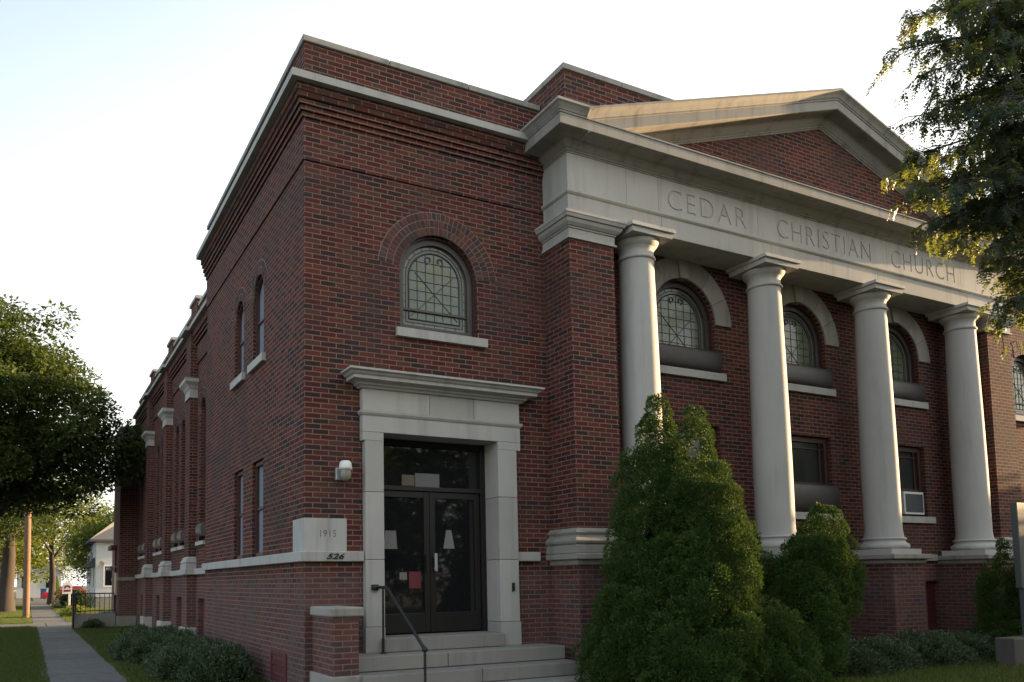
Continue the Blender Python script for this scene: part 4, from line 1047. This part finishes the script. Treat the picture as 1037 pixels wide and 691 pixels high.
mb.add([(x, y, HE-.05) for x, y in E_]+[(x, y, HE+.08) for x, y in E_]+[ra, rb_], [(3, 2, 1, 0), (0, 1, 5, 4), (1, 2, 6, 5), (2, 3, 7, 6), (3, 0, 4, 7), (4, 5, 9, 8), (5, 6, 9), (6, 7, 8, 9), (7, 4, 8)])
obj('roof', mb, plain_mat("shingles", (.11, .115, .125), .9, nz=.3, nscale=5), hs)
mb = MB(); mb.box(HX0+.02, HX1-.02, HY0+.02, HY1-.02, GZ-.1, -1.0); obj('foundation', mb, M_CONC, hs)
for (y_, z0, z1) in ((46, -.5, 1.0), (49, -.5, 1.0), (47.5, 1.3, 2.0),):
    mb = MB(); mb.loops([rect(y_-.5, y_+.5, z0, z1), rect(y_-.4, y_+.4, z0+.1, z1-.1)], YX(HX0-.03), 0, .06); w_ = obj('window', mb, M_WHITE, hs)
    mb = MB(); mb.loops([rect(y_-.4, y_+.4, z0+.1, z1-.1)], YX(HX0-.005), 0, .01); obj('pane', mb, M_GLASS, w_)
mb = MB(); mb.loops([rect(1.15, 1.95, -.4, 1.0), rect(1.25, 1.85, -.3, .9)], XY(HY0-.03), 0, .06); w_ = obj('window', mb, M_WHITE, hs)
mb = MB(); mb.loops([rect(1.25, 1.85, -.3, .9)], XY(HY0-.01), 0, .01); obj('pane', mb, M_GLASS, w_)
mb = MB(); mb.add([(HX0, 45.2, 1.5), (HX0, 46.8, 1.5), (HX0-.75, 45.2, .85), (HX0-.75, 46.8, .85), (HX0, 45.2, .85), (HX0, 46.8, .85)], [(0, 1, 3, 2), (0, 2, 4), (1, 5, 3)]); obj('awning', mb, M_GREY, hs)
mb = MB(); mb.lathe([(0, 0), (.07, .01), (.13, .03), (.17, .06)], 0, 0, 18); 
dish = obj('satellite_dish', mb, M_BLACK, hs, (1.0, HY0-.35, 1.05)); dish.rotation_euler = (radians(70), 0, radians(25))
# dark round bush by the house
def bush(label, c, r, seed, mat):
    global rng
    rng = np.random.default_rng(seed); t = thing('bush', label, 'bush', (c[0], c[1], GZ))
    d = unit(90); cs = np.array(c)+d*np.array(r)*rng.uniform(.5, .95, (90, 1)); cs = cs[cs[:, 2] > GZ]
    ball_crown('foliage', cs, np.full(len(cs), .42), 260, .11, mat, t, 1.0); mb = MB(); mb.add(*sphere(c, np.array(r)*.7)); obj('shade_core', mb, M_SHADE, t)  # dark inner ball painted as the bush's inner shade
bush('dark rounded bush beside the white house', (-.45, 44.6, GZ+.5), (1.15, 1.0, .95), 51, LM_YEW)
bush('light green weedy clump at the foot of the signboard', (-1.15, 30.6, GZ), (.45, .7, .22), 52, LM_YEL)
# parked car
def car(label, x, y, mat):
    t = thing('parked_car', label, 'car', (x, y, GZ))
    mb = MB(); prof = [(-2.1, .35), (-2.15, .62), (-1.95, .82), (-1.0, .92), (-.5, 1.38), (.95, 1.40), (1.55, .98), (2.05, .92), (2.15, .6), (2.1, .35)]
    n = len(prof); vs = []
    for w, k in ((-.86, 0), (-.80, 1), (.80, 1), (.86, 0)):
        for q, z in prof: ins = .16 if z > 1.1 else 0; vs.append((x+q*(1-.02*k), y+(w if not ins else w*.8), GZ+z))
    fs = [(j*n+i, j*n+i+1, (j+1)*n+i+1, (j+1)*n+i) for j in (0, 1, 2) for i in range(n-1)]+[list(range(n)), list(range(3*n, 4*n))[::-1], (0, n, 2*n, 3*n), (n-1, 4*n-1, 3*n-1, 2*n-1)]
    mb.add(vs, fs); obj('body', mb, mat, t)
    mb = MB()
    for s_ in (-1, 1): mb.add([(x-.85, y+s_*.80, GZ+.95), (x+1.3, y+s_*.80, GZ+.98), (x+.88, y+s_*.715, GZ+1.33), (x-.45, y+s_*.715, GZ+1.31)], [(0, 1, 2, 3)])
    obj('window', mb, M_GLASS, t)
    for dx in (-1.35, 1.3):
        for s_ in (-1, 1):
            mb = MB(); mb.tube([(x+dx, y+s_*.70, GZ+.32), (x+dx, y+s_*.885, GZ+.32)], .32, 18); w_ = obj('wheel', mb, M_BLACK, t)
            mb = MB(); mb.tube([(x+dx, y+s_*.888, GZ+.32), (x+dx, y+s_*.90, GZ+.32)], .19, 14); obj('rim', mb, M_ALU, w_)
car('bright red car parked across the end of the sidewalk', .25, 72, plain_mat("red_car", (.45, .015, .02), .3, coat=.6, nz=.02))
# far house and bin
h2 = thing('house', 'small white house far beyond the cross street', 'house', (-1.8, 100, GZ))
mb = MB(); mb.box(-4.2, .6, 98, 106, GZ, 1.35); mb.add([(-4.2, 98, 1.35), (.6, 98, 1.35), (.6, 106, 1.35), (-4.2, 106, 1.35), (-1.8, 98, 3.2), (-1.8, 106, 3.2)], [(0, 4, 1), (2, 5, 3)]); obj('wall', mb, M_CLAP, h2)
mb = MB(); mb.add([(-4.6, 97.7, 1.1), (-1.8, 97.7, 3.25), (1.0, 97.7, 1.1), (-4.6, 106.3, 1.1), (-1.8, 106.3, 3.25), (1.0, 106.3, 1.1)], [(0, 1, 4, 3), (1, 2, 5, 4)]); obj('roof', mb, plain_mat("far_roof", (.14, .13, .13), .9), h2)
for x_ in (-3.2, -.6):
    mb = MB(); mb.loops([rect(x_-.45, x_+.45, -.5, .8)], XY(97.96), 0, .03); obj('window', mb, M_GLASS, h2)
bnn = MB(); bnn.bbox(-1.75, -1.15, 88, 88.6, GZ, GZ+1.05, .05); bnn.bbox(-1.8, -1.1, 87.95, 88.65, GZ+1.05, GZ+1.13, .02)
tag(obj('wheelie_bin', bnn, plain_mat("blue_plastic", (.02, .06, .22), .5)), 'blue wheelie bin standing before the far white house', 'bin')

# trees down the front street, off to the right, that shade the foot of the church from the low sun
for k, (x, y) in enumerate(((31, -2.0), (32, -6.2), (30, -10.5))):
    tree('front_street_tree', ['low dense tree far right down the front street, nearest the building line', 'low dense tree far right down the front street, middle of the row', 'low dense tree far right down the front street, nearest the road'][k],
         (x, y, GZ), 5.0, [((x, y, GZ+2.75), (2.5, 2.6, 2.35))], .2, LM_DARK, .26, 150, 200, .75, seed=70+k, limbs=8)
# trees across the street behind the camera, seen only in the door glass
for k, (x, y) in enumerate(((7, -23), (15, -26), (-1, -25), (24, -24), (34, -27), (-10, -26), (45, -27), (56, -28))):
    tree('opposite_tree', ['tree across the street reflected at the left of the door glass', 'tree across the street reflected to the right in the door glass', 'tree across the street reflected above the doors', 'tree across the street facing the middle of the portico', 'tree across the street farthest to the right', 'tree across the street farthest to the left', 'tree across the street reflected in the portico windows', 'last tree of the row across the street, toward the sun'][k],
         (x, y, GZ), 11, [((x, y, 2.9+(2.5 if k > 5 else 0)), (5.2, 4.4, 4.2+(1.2 if k > 5 else 0)))], .3, LM_DARK, .36, 80, 170, 1.2, seed=60+k, limbs=8)
